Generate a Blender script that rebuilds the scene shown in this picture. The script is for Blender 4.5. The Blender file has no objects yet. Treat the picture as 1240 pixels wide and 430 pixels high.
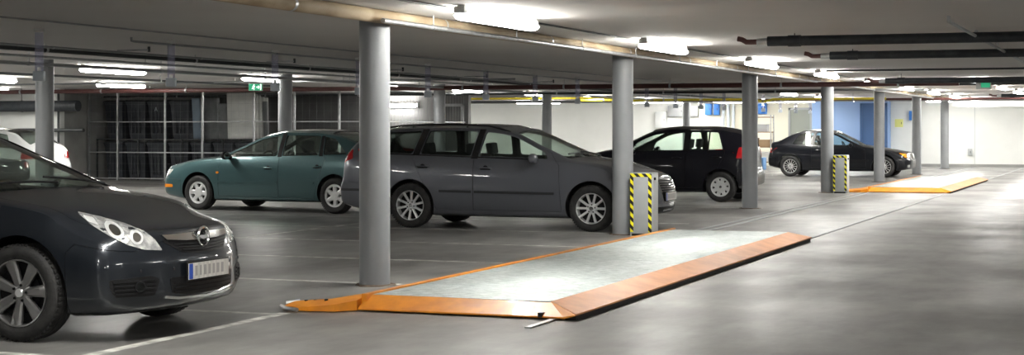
import bpy, bmesh, math, random
from mathutils import Vector, Matrix
from mathutils.geometry import delaunay_2d_cdt, intersect_point_tri_2d
from mathutils.bvhtree import BVHTree
random.seed(7)
S = bpy.context.scene
C = S.collection
PI = math.pi

# ------------------------------------------------------------------ materials
def pmat(name, col, rough=.5, metal=0., coat=0., spec=.5, emit=None, estr=0., alpha=None, coat_rough=.05):
    m = bpy.data.materials.new(name); m.use_nodes = True
    b = m.node_tree.nodes['Principled BSDF']
    b.inputs['Base Color'].default_value = (*col, 1)
    b.inputs['Roughness'].default_value = rough
    b.inputs['Metallic'].default_value = metal
    b.inputs['Coat Weight'].default_value = coat
    b.inputs['Coat Roughness'].default_value = coat_rough
    b.inputs['Specular IOR Level'].default_value = spec
    if emit:
        b.inputs['Emission Color'].default_value = (*emit, 1)
        b.inputs['Emission Strength'].default_value = estr
    m.diffuse_color = (*col, 1)
    return m

def noisy(m, col2, scale=4., detail=6., lo=.35, hi=.65, stretch=(1,1,1), bump=0., bscale=None, rough2=None, coord='Object'):
    """mix a second colour in by noise, with optional bump"""
    nt = m.node_tree; N = nt.nodes; L = nt.links
    b = N['Principled BSDF']
    tc = N.new('ShaderNodeTexCoord'); mp = N.new('ShaderNodeMapping')
    mp.inputs['Scale'].default_value = stretch
    L.new(tc.outputs[coord], mp.inputs['Vector'])
    n = N.new('ShaderNodeTexNoise'); n.inputs['Scale'].default_value = scale; n.inputs['Detail'].default_value = detail
    L.new(mp.outputs[0], n.inputs['Vector'])
    r = N.new('ShaderNodeMapRange'); r.inputs['From Min'].default_value = lo; r.inputs['From Max'].default_value = hi
    L.new(n.outputs['Fac'], r.inputs['Value'])
    mx = N.new('ShaderNodeMix'); mx.data_type = 'RGBA'
    mx.inputs[6].default_value = b.inputs['Base Color'].default_value[:]
    mx.inputs[7].default_value = (*col2, 1)
    L.new(r.outputs[0], mx.inputs[0]); L.new(mx.outputs[2], b.inputs['Base Color'])
    if rough2 is not None:
        rr = N.new('ShaderNodeMapRange')
        rr.inputs['From Min'].default_value = 0; rr.inputs['From Max'].default_value = 1
        rr.inputs['To Min'].default_value = b.inputs['Roughness'].default_value; rr.inputs['To Max'].default_value = rough2
        L.new(r.outputs[0], rr.inputs['Value']); L.new(rr.outputs[0], b.inputs['Roughness'])
    if bump:
        n2 = N.new('ShaderNodeTexNoise'); n2.inputs['Scale'].default_value = bscale or scale * 6
        n2.inputs['Detail'].default_value = 4
        L.new(mp.outputs[0], n2.inputs['Vector'])
        bp = N.new('ShaderNodeBump'); bp.inputs['Strength'].default_value = bump; bp.inputs['Distance'].default_value = .02
        L.new(n2.outputs['Fac'], bp.inputs['Height']); L.new(bp.outputs[0], b.inputs['Normal'])
    return m

def glassmat(name, tint, fres=1.0):
    m = bpy.data.materials.new(name); m.use_nodes = True
    nt = m.node_tree; N = nt.nodes; L = nt.links; N.clear()
    o = N.new('ShaderNodeOutputMaterial'); t = N.new('ShaderNodeBsdfTransparent'); g = N.new('ShaderNodeBsdfGlossy')
    t.inputs['Color'].default_value = (*tint, 1); g.inputs['Roughness'].default_value = .02
    f = N.new('ShaderNodeFresnel'); f.inputs['IOR'].default_value = 1.5
    ge = N.new('ShaderNodeNewGeometry'); mr = N.new('ShaderNodeMapRange')
    mr.inputs['To Min'].default_value = 1.5; mr.inputs['To Max'].default_value = 1/1.5   # same index from both sides of the pane
    L.new(ge.outputs['Backfacing'], mr.inputs['Value']); L.new(mr.outputs[0], f.inputs['IOR'])
    mx = N.new('ShaderNodeMixShader')
    L.new(f.outputs[0], mx.inputs[0]); L.new(t.outputs[0], mx.inputs[1]); L.new(g.outputs[0], mx.inputs[2])
    L.new(mx.outputs[0], o.inputs['Surface'])
    return m

def paint(name, col, metal=.35, rough=.38):
    m = pmat(name, col, rough, metal, coat=.6 if max(col) < .011 else 1.0, spec=.2 if max(col) < .011 else .5, coat_rough=.04)
    return m

M = {}
M['slat'] = pmat('dark slat', (.010,.010,.011), .7, spec=.2)
M['rubber'] = noisy(pmat('rubber', (.012,.012,.013), .72), (.028,.027,.026), 14, bump=.2)
M['black'] = pmat('black plastic', (.006,.006,.007), .55, spec=.3)
M['trimblack'] = pmat('gloss black trim', (.01,.01,.012), .2, coat=.5)
M['cabin'] = noisy(pmat('cabin plastic', (.05,.05,.052), .8), (.065,.065,.066), 20)
M['seat'] = noisy(pmat('seat fabric', (.05,.052,.057), .9), (.07,.07,.076), 60)
M['glass'] = glassmat('car glass', (.88,.93,.90))
M['glassdark'] = glassmat('tinted car glass', (.70,.74,.72))
M['alloy'] = pmat('alloy rim', (.74,.75,.76), .34, .6, coat=.3)
M['alloydark'] = pmat('grey alloy rim', (.33,.33,.33), .32, .85, coat=.3)
M['capgrey'] = pmat('silver wheel trim', (.74,.75,.75), .38, .4)
M['chrome'] = pmat('chrome', (.78,.79,.80), .1, 1.)
M['redlens'] = pmat('red lamp lens', (.45,.008,.012), .12, coat=1)
M['orangelens'] = pmat('orange lamp lens', (.85,.28,.02), .15, coat=1)
M['clearlens'] = noisy(pmat('clear lamp lens', (.92,.93,.91), .14, .55, coat=1), (.55,.56,.57), 16, 2, .40, .56, bump=.7, bscale=22)
M['bulb'] = pmat('lamp bowl', (.9,.9,.88), .06, 1., coat=1)
M['plate'] = noisy(pmat('plate white', (.72,.70,.66), .4), (.5,.49,.46), 30, stretch=(1,1,.1))
M['plateblue'] = pmat('plate blue band', (.02,.08,.45), .4)
M['platemark'] = pmat('plate faded characters', (.36,.35,.34), .6)
M['p_vectra'] = paint('dark blue grey paint', (.015,.019,.026), .45, .28)
M['p_passat'] = paint('mid grey metallic paint', (.135,.143,.165), .5, .30)
M['p_green'] = paint('teal green metallic paint', (.062,.130,.138), .45, .34)
M['p_black'] = paint('black violet paint', (.006,.006,.010), .0, .3)
M['p_bmw'] = paint('black paint', (.006,.007,.010), .0, .3)
M['p_white'] = paint('white car paint', (.70,.72,.72), .0, .35)
M['moulding'] = pmat('dark grey moulding', (.03,.032,.036), .4)

# ------------------------------------------------------------------ mesh builder
def hard_edges(bm, ang=math.radians(32)):
    for f in bm.faces: f.smooth = True
    for e in bm.edges:
        if len(e.link_faces) == 2:
            try:
                e.smooth = e.calc_face_angle(0) < ang
            except Exception: pass

class MB:
    def __init__(s): s.v = []; s.f = []; s.m = []; s.cur = 0
    def mat(s, i): s.cur = i; return s
    def add(s, vs, fs):
        k = len(s.v); s.v += [tuple(v) for v in vs]
        for f in fs: s.f.append([i + k for i in f]); s.m.append(s.cur)
        return s
    def box(s, a, b, M4=None):
        (x0,y0,z0),(x1,y1,z1) = a, b
        vs = [Vector(p) for p in ((x0,y0,z0),(x1,y0,z0),(x1,y1,z0),(x0,y1,z0),(x0,y0,z1),(x1,y0,z1),(x1,y1,z1),(x0,y1,z1))]
        if M4: vs = [M4 @ v for v in vs]
        return s.add(vs, [(0,3,2,1),(4,5,6,7),(0,1,5,4),(1,2,6,5),(2,3,7,6),(3,0,4,7)])
    def tube(s, pts, r, n=12, cap=True):
        pts = [Vector(p) for p in pts]; rings = []
        up = None
        for i, p in enumerate(pts):
            d = (pts[min(i+1, len(pts)-1)] - pts[max(i-1, 0)]).normalized()
            if up is None:
                up = Vector((0,0,1)) if abs(d.z) < .9 else Vector((1,0,0))
            a = d.cross(up).normalized(); b = a.cross(d).normalized(); up = b
            rr = r[i] if isinstance(r, (list, tuple)) else r
            rings.append([p + (a*math.cos(t*2*PI/n) + b*math.sin(t*2*PI/n))*rr for t in range(n)])
        vs = [v for R in rings for v in R]; fs = []
        for i in range(len(rings)-1):
            for t in range(n):
                fs.append((i*n+t, i*n+(t+1)%n, (i+1)*n+(t+1)%n, (i+1)*n+t))
        if cap:
            fs.append(list(range(n))[::-1]); fs.append([(len(rings)-1)*n+t for t in range(n)])
        return s.add(vs, fs)
    def lathe(s, prof, n=32, axis='Z', c=(0,0,0)):
        """prof: list of (r, h) ; closed where r==0"""
        vs = []; fs = []
        for (r, h) in prof:
            for t in range(n):
                a = 2*PI*t/n; x, y = r*math.cos(a), r*math.sin(a)
                p = {'Z': (x, y, h), 'Y': (x, h, y), 'X': (h, x, y)}[axis]
                vs.append((p[0]+c[0], p[1]+c[1], p[2]+c[2]))
        for i in range(len(prof)-1):
            for t in range(n):
                fs.append((i*n+t, i*n+(t+1)%n, (i+1)*n+(t+1)%n, (i+1)*n+t))
        return s.add(vs, fs)
    def prism(s, poly, h0, h1, axis='Y'):
        """poly in the plane normal to axis: Y -> (x,z), Z -> (x,y), X -> (y,z)"""
        def P(a, b, h): return {'Y': (a,h,b), 'Z': (a,b,h), 'X': (h,a,b)}[axis]
        n = len(poly)
        vs = [P(a,b,h0) for a,b in poly] + [P(a,b,h1) for a,b in poly]
        return s.add(vs, [list(range(n)), [n+i for i in range(n)][::-1]] + [(i, n+i, n+(i+1)%n, (i+1)%n) for i in range(n)])
    def mesh(s, name, mats, bevel=0, hard=True, weld=True):
        me = bpy.data.meshes.new(name)
        me.from_pydata(s.v, [], s.f)
        for m in (mats if isinstance(mats, (list,tuple)) else [mats]): me.materials.append(m)
        me.polygons.foreach_set('material_index', s.m)
        bm = bmesh.new(); bm.from_mesh(me)
        if weld: bmesh.ops.remove_doubles(bm, verts=bm.verts, dist=1e-5)
        bmesh.ops.dissolve_degenerate(bm, dist=1e-6, edges=bm.edges)
        if bevel:
            es = [e for e in bm.edges if len(e.link_faces) == 2 and e.calc_face_angle(0) > .6]
            bmesh.ops.bevel(bm, geom=es, offset=bevel, segments=2, affect='EDGES', profile=.6)
        bmesh.ops.recalc_face_normals(bm, faces=bm.faces)
        if hard: hard_edges(bm)
        bm.to_mesh(me); bm.free()
        return me
    def build(s, name, mats, parent=None, bevel=0, loc=None, rot=None, hard=True):
        o = bpy.data.objects.new(name, s.mesh(name, mats, bevel, hard)); C.objects.link(o)
        if parent: o.parent = parent
        if loc: o.location = loc
        if rot: o.rotation_euler = rot
        return o

def tag(o, label=None, cat=None, group=None, kind=None):
    if label: o['label'] = label
    if cat: o['category'] = cat
    if group: o['group'] = group
    if kind: o['kind'] = kind
    return o

def thing(name, label, cat, loc=(0,0,0), rz=0, group=None):
    o = bpy.data.objects.new(name, None); C.objects.link(o)
    o.location = loc; o.rotation_euler = (0,0,rz); o.empty_display_size = .2
    return tag(o, label, cat, group)

def kids(o): return [c for c in C.objects if c.parent == o]
def copy_tree(o, parent=None):
    c = o.copy(); C.objects.link(c)
    if parent: c.parent = parent
    for ch in kids(o): copy_tree(ch, c)
    return c

def pchip(pts):
    xs = [p[0] for p in pts]; ys = [p[1] for p in pts]; n = len(xs)
    h = [xs[i+1]-xs[i] for i in range(n-1)]; d = [(ys[i+1]-ys[i])/h[i] for i in range(n-1)]
    m = [d[0]] + [0 if d[i-1]*d[i] <= 0 else 2*d[i-1]*d[i]/(d[i-1]+d[i]) for i in range(1, n-1)] + [d[-1]]
    def f(x):
        if x <= xs[0]: return ys[0]
        if x >= xs[-1]: return ys[-1]
        i = 0
        while x > xs[i+1]: i += 1
        t = (x-xs[i])/h[i]
        return (ys[i]*(1+2*t)*(1-t)**2 + h[i]*m[i]*t*(1-t)**2 + ys[i+1]*t*t*(3-2*t) + h[i]*m[i+1]*t*t*(t-1))
    return f
def sstep(a, b, x):
    t = max(0, min(1, (x-a)/(b-a))); return t*t*(3-2*t)

def roundpoly(pts, r=.03, n=3):
    """round the corners of a polygon"""
    out = []; k = len(pts)
    for i in range(k):
        p = Vector(pts[i]); a = Vector(pts[i-1]); b = Vector(pts[(i+1)%k])
        da, db = (a-p), (b-p)
        if da.length < 1e-6 or db.length < 1e-6: continue
        if abs(da.angle(db)) > 2.75: out.append(tuple(p)); continue
        q = min(r, da.length*.45, db.length*.45)
        p0 = p + da.normalized()*q; p1 = p + db.normalized()*q
        for j in range(n+1):
            t = j/n; out.append(tuple(p0*(1-t)**2 + p*2*t*(1-t) + p1*t*t))
    return out
def dilate(pts, d):
    """grow a simple polygon outwards by d"""
    k = len(pts); area = sum(pts[i][0]*pts[(i+1)%k][1]-pts[(i+1)%k][0]*pts[i][1] for i in range(k))
    sg = 1 if area > 0 else -1; out = []
    for i in range(k):
        p = Vector(pts[i]); a = (p-Vector(pts[i-1])); b = (Vector(pts[(i+1)%k])-p)
        if a.length < 1e-7: a = b
        if b.length < 1e-7: b = a
        na = Vector((a.y,-a.x)).normalized()*sg; nb = Vector((b.y,-b.x)).normalized()*sg
        n = (na+nb)
        n = n.normalized() if n.length > 1e-6 else na
        out.append(tuple(p + n*d/max(.5, n.dot(na))))
    return out

def boolean(me, ops, name='tmp'):
    """ops: list of (operation, cutter mesh); returns a new mesh"""
    o = bpy.data.objects.new(name, me); C.objects.link(o); cs = []
    for op, cm in ops:
        c = bpy.data.objects.new('cut', cm); C.objects.link(c); cs.append(c)
        md = o.modifiers.new('b', 'BOOLEAN'); md.operation = op; md.solver = 'EXACT'; md.object = c
    dg = bpy.context.evaluated_depsgraph_get(); dg.update()
    new = bpy.data.meshes.new_from_object(o.evaluated_get(dg), depsgraph=dg)
    bpy.data.objects.remove(o)
    for c in cs: bpy.data.objects.remove(c)
    return new
def finish(me, name, ang=30):
    bm = bmesh.new(); bm.from_mesh(me)
    bmesh.ops.remove_doubles(bm, verts=bm.verts, dist=2e-5)
    bmesh.ops.dissolve_degenerate(bm, dist=1e-5, edges=bm.edges)
    hard_edges(bm, math.radians(ang))
    bm.to_mesh(me); bm.free(); me.name = name
    return me
EXPOSURE = 2.18
# ------------------------------------------------------------------ cars
def cloth_seat(parent, x, y, w=.5, h=1.12, name='seat', zseat=.42, lean=.16):
    m = MB()
    m.box((x-.02, y-w/2, .28), (x+.48, y+w/2, zseat+.08))
    A = Matrix.Translation((x, y, zseat)) @ Matrix.Rotation(-lean, 4, 'Y')
    m.box((-.12, -w/2, 0), (.02, w/2, .60), A)
    o = m.build(name, M['seat'], parent, bevel=.045)
    k = MB(); k.tube([A@Vector((-.05,-.06,.58)), A@Vector((-.05,-.06,.66))], .007, 6); k.tube([A@Vector((-.05,.06,.58)), A@Vector((-.05,.06,.66))], .007, 6)
    k.box((-.10,-.13,.63), (0,.13,.80), A)
    k.build('headrest', M['seat'], o, bevel=.03)
    return o

def make_wheel(style, R, rr, W):
    """outboard side is -Y, axis through the origin; returns (tyre mesh, rim mesh, cap mesh)"""
    t = MB()
    s = W/2
    t.lathe([(rr*.98,-s+.012),(rr+.004,-s+.004),(rr+.03,-s-.006),(R-.035,-s-.004),(R-.012,-s+.012),(R-.002,-s+.035),(R,-s*.3),(R-.006,-s*.27),(R-.006,-s*.2),(R,-s*.17),
             (R,s*.17),(R-.006,s*.2),(R-.006,s*.27),(R,s*.3),(R-.002,s-.035),(R-.012,s-.012),(R-.035,s+.004),(rr,s),(rr*.98,s-.01),(rr*.98,-s+.012)], 48, 'Y')
    for k in range(56):      # tread blocks at the shoulder
        a = 2*PI*k/56
        A = Matrix.Rotation(-a, 4, 'Y')
        t.box((R-.010, -s+.012, -.008), (R+.001, -s+.05, .008), A)
    tm = t.mesh('tire', [M['rubber']])
    r = MB()
    y0 = -s+.008
    r.lathe([(rr*.985, s-.02),(rr*.93, s-.05),(rr*.90, 0),(rr*.92,y0+.03),(rr*.925,y0+.008),(rr*.95,y0-.004),(rr*.985,y0-.006),(rr*.995,y0+.004),(rr*.985,y0+.02)], 48, 'Y')
    r.mat(1).lathe([(0, y0+.085),(rr*.91, y0+.085)], 32, 'Y')
    r.lathe([(0, y0+.07),(rr*.58, y0+.07),(rr*.60,y0+.08)], 32, 'Y'); r.mat(0)
    rh = .062
    def spoke(a, w0, w1, off=0., r0=.045, r1=None, dish=.022):
        r1 = r1 or rr*.945
        A = Matrix.Rotation(-a, 4, 'Y'); K = 6; vs = []
        for i in range(K+1):
            tt = i/K; rad = r0 + (r1-r0)*tt
            w = w0 + (w1-w0)*tt; yy = y0 + dish*(1-tt)**1.6*.9 + .004*math.sin(tt*PI)
            o_ = off*(.35+.65*tt)
            for (zz, dy) in ((-w/2, .010),(-w/2*.6, 0),(w/2*.6, 0),(w/2, .010),(w/2,.032),(-w/2,.032)):
                vs.append(A@Vector((rad, yy+dy, zz+o_)))
        fs = []
        for i in range(K):
            for j in range(6): fs.append((i*6+j, i*6+(j+1)%6, (i+1)*6+(j+1)%6, (i+1)*6+j))
        r.add(vs, fs)
    if style == 'seven':
        for k in range(7): spoke(2*PI*k/7 + .3, .052, .088)
    elif style == 'ten':
        for k in range(10): spoke(2*PI*k/10 + .1, .030, .036)
    elif style == 'multi':
        for k in range(14): spoke(2*PI*k/14, .016, .015)
    elif style == 'sixhole':
        for k in range(6): spoke(2*PI*k/6+.26, .075, .082, dish=.006)
        r.lathe([(rr*.80,y0+.012),(rr*.82,y0),(rr*.95,y0+.001)], 36, 'Y')
        r.lathe([(0,y0+.003),(rr*.42,y0+.003),(rr*.46,y0+.012)], 36, 'Y')
    elif style == 'eighthole':
        for k in range(8): spoke(2*PI*k/8+.2, .07, .075, dish=.004)
        r.lathe([(rr*.82,y0+.012),(rr*.84,y0),(rr*.95,y0+.001)], 36, 'Y')
        r.lathe([(0,y0+.006),(rr*.56,y0+.003),(rr*.6,y0+.012)], 36, 'Y')
    r.lathe([(0, y0+.012),(rh*.5,y0+.012),(rh*.55,y0+.018),(rh,y0+.022),(rh*1.25,y0+.034),(rh*1.3,y0+.055)], 30, 'Y')
    rm = r.mesh('rim', [M['alloydark'] if style == 'seven' else (M['capgrey'] if 'hole' in style else M['alloy']), M['black']])
    c = MB()
    c.lathe([(0,y0+.004),(.026,y0+.005),(.030,y0+.010),(.030,y0+.02)], 20, 'Y')
    c.mat(1)
    for k in range(5):
        a = 2*PI*k/5+.3
        c.lathe([(0,y0+.012),(.009,y0+.013),(.011,y0+.03)], 10, 'Y', (math.cos(a)*.053, 0, math.sin(a)*.053))
    cm = c.mesh('hub_cap', [M['chrome'] if style != 'seven' else M['alloy'], M['black']])
    return tm, rm, cm

def car(cfg):
    """local axes: +X forward, origin on the ground under the front axle centre.  u = distance back from the nose"""
    L, W, foh, wb, R = cfg['L'], cfg['W'], cfg['foh'], cfg['wb'], cfg['R']
    hw0 = W/2
    ux = cfg.get('ux', 1.)
    X = lambda u: (foh - u)*ux
    ztop, zbelt, zb = pchip(cfg['ztop']), pchip(cfg['zbelt']), pchip(cfg.get('zb', [(0,.24),(.35,.19),(.8,.17),(L-.8,.18),(L-.2,.26),(L,.32)]))
    ry, drop = pchip(cfg['ry']), pchip(cfg['drop'])
    hwf = pchip(cfg.get('hw', [(0,.955),(.35,.985),(.9,1.),(L-1.2,1.),(L-.4,.98),(L,.94)]))
    pf = pchip(cfg['nose']); pr = pchip(cfg['tail']); af, ar = cfg.get('af', .24), cfg.get('ar', .14)
    pw = cfg.get('pw', 2.6)
    side = pchip([(0,.93),(.08,.965),(.22,.985),(.5,1.0),(.72,.995),(.88,.975),(1,cfg.get('shoulder',.945))])
    LF, LR = cfg.get('LF', .85), cfg.get('LR', .8)
    def zrail(s): return max(ztop(s)-drop(s), zbelt(s)+.004)
    def warp(s, y, z, inn=0):
        q = abs(y)/hw0
        u = s + (1-sstep(0, LF, s))*(af*q**pw + pf(z)) - sstep(L-LR, L, s)*(ar*q**3 + pr(z))
        return u
    def half(s, ins=0., floor=None):
        hw = hw0*hwf(s)-ins; z0 = zb(s) if floor is None else floor
        zt = ztop(s)-ins; zl = min(zbelt(s), zt-.03); zr = min(max(zrail(s)-ins, zl+.004), zt-.002)
        yr = max(hw*ry(s), .1)
        P = [(0,z0),(.3*hw,z0),(.6*hw,z0),(.82*hw,z0)]
        zs = z0+.03
        for t in (0,.05,.13,.22,.34,.46,.58,.70,.80,.88,.94,.98,1.):
            P.append((hw*side(t), zs+(zl-zs)*t))
        yb = hw*side(1.)
        for t in (.06,.2,.4,.6,.78,.9,.97):
            P.append((yb+(yr-yb)*t + .012*math.sin(t*PI), zl+(zr-zl)*t))
        for t in (1.,.975,.94,.88,.78,.62,.42,.2,0):
            P.append((yr*t, zr + (zt-zr)*(1-t**2.6)))
        return P
    def hull(s0, s1, step, ins=0., floor=None, ends=True, mi=0):
        st = []
        s = s0
        if ends: st += [(s0,.045),(s0+.008,.028),(s0+.022,.012),(s0+.045,.002)]; s = s0+.09
        else: st += [(s0,0)]; s = s0+step
        while s < s1-(.1 if ends else step*.5): st.append((s,0)); s += step
        if ends: st += [(s1-.05,.002),(s1-.022,.014),(s1-.008,.03),(s1,.05)]
        else: st.append((s1,0))
        vs = []; rn = None
        def ring(s, sh, k=1.):
            P = half(s, ins, floor); zc = .5*(P[0][1]+P[-1][1]); zc = min(zc, .62)
            full = P + [(-y,z) for (y,z) in P[-2:0:-1]]
            out = []
            for (y,z) in full:
                if sh:
                    d = math.hypot(y, z-zc); f = max(0,(d-sh)/d) if d > 1e-6 else 1
                    y, z = y*f, zc+(z-zc)*f
                y, z = y*k, zc+(z-zc)*k
                out.append((X(warp(s,y,z)), y, z))
            return out
        ks = (.9,.78,.64,.5,.36,.22,.1)
        R_ = [ring(st[0][0], st[0][1], k) for k in ks[::-1]] + [ring(a, b) for a, b in st] + [ring(st[-1][0], st[-1][1], k) for k in ks]
        n = len(R_[0]); fs = []
        for r_ in R_: vs += r_
        for i in range(len(R_)-1):
            for j in range(n): fs.append((i*n+j, i*n+(j+1)%n, (i+1)*n+(j+1)%n, (i+1)*n+j))
        fs.append(list(range(n))); fs.append([(len(R_)-1)*n+j for j in range(n)][::-1])
        m = MB(); m.cur = mi; m.add(vs, fs)
        return m
    root = thing(cfg['name'], cfg['label'], 'car')
    pm = cfg['paint']
    H = hull(0, L, .055)
    hm = H.mesh('hull', [pm, M['black'], M['cabin']], hard=False)
    bm = bmesh.new(); bm.from_mesh(hm); bmesh.ops.triangulate(bm, faces=bm.faces); bvh = BVHTree.FromBMesh(bm); bm.free()
    # --- window outlines
    uc, uh = cfg['cowl'], cfg['header']
    wins = []
    for (a0,a1,b0,b1) in cfg['side_windows']:
        pts = []
        K = 10
        lo = lambda u: zbelt(u)+cfg.get('wlo',.025)
        hi = lambda u: zrail(u)-cfg.get('whi',.042)
        for i in range(K+1):
            u = a0+(b0-a0)*i/K; pts.append((u, min(lo(u), hi(u)-.004)))
        for i in range(K+1):
            u = b1+(a1-b1)*i/K; pts.append((u, max(hi(u), lo(u)+.01)))
        wins.append(roundpoly(pts, cfg.get('wround', .05)))
    def topwin(u0, u1, mg=.05):
        pts = []; K = 8
        for i in range(K+1):
            u = u0+(u1-u0)*i/K; pts.append((u, hw0*hwf(u)*ry(u)-mg))
        a = pts[0][1]
        front = [(u0-.07*(1-(j/4)**2), a*(j/4)) for j in range(0,4)]
        b = pts[-1][1]
        back = [(u1-.05*(1-(j/4)**2), b*(j/4)) for j in range(3,-1,-1)]
        up = front+pts+back
        return up + [(u,-y) for (u,y) in up[-2:0:-1]]
    ws = topwin(uc+.06, uh-.04)
    cut = []
    cav = hull(cfg.get('cav0', uc+.02), L-cfg.get('cav1', .09), .11, .035, .40, ends=False, mi=2)
    cut.append(('DIFFERENCE', cav.mesh('cav', [pm, M['black'], M['cabin']])))
    def prism(poly, h0, h1, axis='Y', mi=1):
        m = MB(); m.cur = mi
        if axis in 'YZ': poly = [(X(a), b) for a, b in poly]
        m.prism(poly, h0, h1, axis); return m
    def pmesh(*ms):
        a = MB()
        for m in ms:
            a.cur = m.m[0]; a.add(m.v, m.f)
        return a.mesh('c', [pm, M['black'], M['cabin']], hard=False)
    for w in wins: cut.append(('DIFFERENCE', pmesh(prism(w, -1.6, 1.6))))
    cut.append(('DIFFERENCE', pmesh(prism(roundpoly(ws,.05), .9, 2., 'Z'))))
    rw = cfg.get('rear_top'); rb = cfg.get('rear_back')
    if rw:
        rwp = roundpoly(topwin(rw[0], rw[1], .08), .04); cut.append(('DIFFERENCE', pmesh(prism(rwp, .95, 2., 'Z'))))
    if rb:
        z0, z1, y0, y1 = rb
        rbp = roundpoly([(-y0,z0),(y0,z0),(y1,z1),(-y1,z1)], .05)
        cut.append(('DIFFERENCE', pmesh(prism(rbp, X(L-.75), X(L+.4), 'X'))))
    for u in (foh, foh+wb):
        for sg in (-1,1):
            m = MB(); m.cur = 1
            Rr = R+cfg.get('arch', .05)
            circ = [(X(u)+Rr*math.cos(2*PI*k/40), R+.01+Rr*math.sin(2*PI*k/40)) for k in range(40)]
            m.prism(circ, sg*(hw0-.30), sg*1.3, 'Y'); cut.append(('DIFFERENCE', pmesh(m)))
    body = boolean(hm, cut)
    # --- panels cut out with real gaps
    panels = []
    g = .0035
    for (ub0, us0, ut0, ut1, us1, ub1, z0) in cfg.get('doors', []):
        poly = [(ub0,z0),(us0,zbelt(us0)-.05)]
        poly += [(ut0+(ut1-ut0)*i/8, zrail(ut0+(ut1-ut0)*i/8)-.018) for i in range(9)]
        poly += [(us1,zbelt(us1)-.05),(ub1,z0)]
        for sg in (-1, 1):
            a = prism(poly, sg*.42, sg*1.4, 'Y'); b = prism(dilate(poly, g), sg*.415, sg*1.41, 'Y')
            panels.append(('door', a, b))
    hood = cfg.get('hood')
    if hood:
        up = [(u, y) for u, y in hood]; poly = up + [(u,-y) for u, y in up[::-1] if y > 1e-6]
        hz = cfg.get('hoodz', .70)
        panels.append(('hood', prism(poly, hz, 1.3, 'Z'), prism(dilate(poly, g), hz-.004, 1.31, 'Z')))
    for nm, poly in cfg.get('bumpers', []):
        panels.append((nm, prism(poly, -1.5, 1.5, 'Y'), prism(dilate(poly, g), -1.51, 1.51, 'Y')))
    for nm, a, b in panels:
        pmh = boolean(body.copy(), [('INTERSECT', pmesh(a))])
        if len(pmh.polygons) == 0: continue
        o = bpy.data.objects.new(nm, finish(pmh, nm)); C.objects.link(o); o.parent = root
        body = boolean(body, [('DIFFERENCE', pmesh(b))])
    o = bpy.data.objects.new('body', finish(body, 'body')); C.objects.link(o); o.parent = root
    # --- patches laid on the outer skin
    def patch(name, poly, mode='S', sg=-1, out=.004, th=.012, mat=None, parent=None, res=.045, yaw=0., origin=(0,0)):
        """mode S: poly in (u,z) seen from side sg ; F: poly in (y,z) seen from the front ; B: from the back ;
           D: poly in (a,z), seen from the front turned by yaw towards side sg, a runs towards that side"""
        k = len(poly); P = []; E = []
        for i in range(k):
            a = Vector(poly[i]); b = Vector(poly[(i+1)%k]); n = max(1, int((b-a).length/res))
            for j in range(n): P.append(a+(b-a)*j/n)
        nb = len(P); E = [(i,(i+1)%nb) for i in range(nb)]
        xs = [p[0] for p in poly]; zs = [p[1] for p in poly]
        def inside(q):
            c = False
            for i in range(k):
                (x1,z1),(x2,z2) = poly[i], poly[(i+1)%k]
                if (z1 > q[1]) != (z2 > q[1]) and q[0] < (x2-x1)*(q[1]-z1)/(z2-z1)+x1: c = not c
            return c
        q0 = min(xs)+res*.5
        while q0 < max(xs):
            q1 = min(zs)+res*.5
            while q1 < max(zs):
                q = Vector((q0,q1))
                if inside(q) and min((q-b).length for b in P[:nb]) > res*.4: P.append(q)
                q1 += res
            q0 += res
        r_ = delaunay_2d_cdt(P, E, [list(range(nb))], 1, 1e-6)
        V2, F = r_[0], r_[2]
        vs = []; vb = []
        for p in V2:
            if mode == 'S': o_ = Vector((X(p[0]), sg*1.6, p[1])); d = Vector((0,-sg,0))
            elif mode == 'F': o_ = Vector((foh+1., p[0], p[1])); d = Vector((-1,0,0))
            elif mode == 'B': o_ = Vector(((foh-L)*ux-1., p[0], p[1])); d = Vector((1,0,0))
            elif mode == 'T': o_ = Vector((X(p[0]), p[1], 2.2)); d = Vector((0,0,-1))
            else:
                f = Vector((math.cos(yaw), sg*math.sin(yaw), 0)); s_ = Vector((-math.sin(yaw), sg*math.cos(yaw), 0))
                o_ = Vector((X(.9), sg*origin[0], 0)) + s_*p[0] + Vector((0,0,p[1])) + f*2.; d = -f
            h = bvh.ray_cast(o_, d)
            if h[0] is None:
                h = bvh.find_nearest(o_ + d*(.75 if mode == 'S' else 1.1))
            vs.append(h[0]-d*out); vb.append(h[0]-d*(out-th))
        m = MB(); n = len(vs); fs = [tuple(f) for f in F]
        cnt = {}
        for f in fs:
            for i in range(len(f)):
                e = (f[i], f[(i+1)%len(f)]); cnt[e] = cnt.get(e,0)+1
        sd = [(a,b,b+n,a+n) for (a,b) in cnt if (b,a) not in cnt]
        m.add(vs+vb, fs + [tuple(i+n for i in f)[::-1] for f in fs] + sd)
        return m.build(name, mat, parent or root)
    def ribbon(name, pts, w, mode='S', sg=-1, out=.003, th=.01, mat=None, parent=None, closed=False):
        k = len(pts); A = []; B = []
        for i in range(k):
            p = Vector(pts[i]); a = Vector(pts[i-1]) if (i > 0 or closed) else p; b = Vector(pts[(i+1)%k]) if (i < k-1 or closed) else p
            t = (b-a).normalized(); n = Vector((-t.y, t.x))*w/2
            A.append(tuple(p+n)); B.append(tuple(p-n))
        return patch(name, A+B[::-1], mode, sg, out, th, mat, parent, res=.06)
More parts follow.
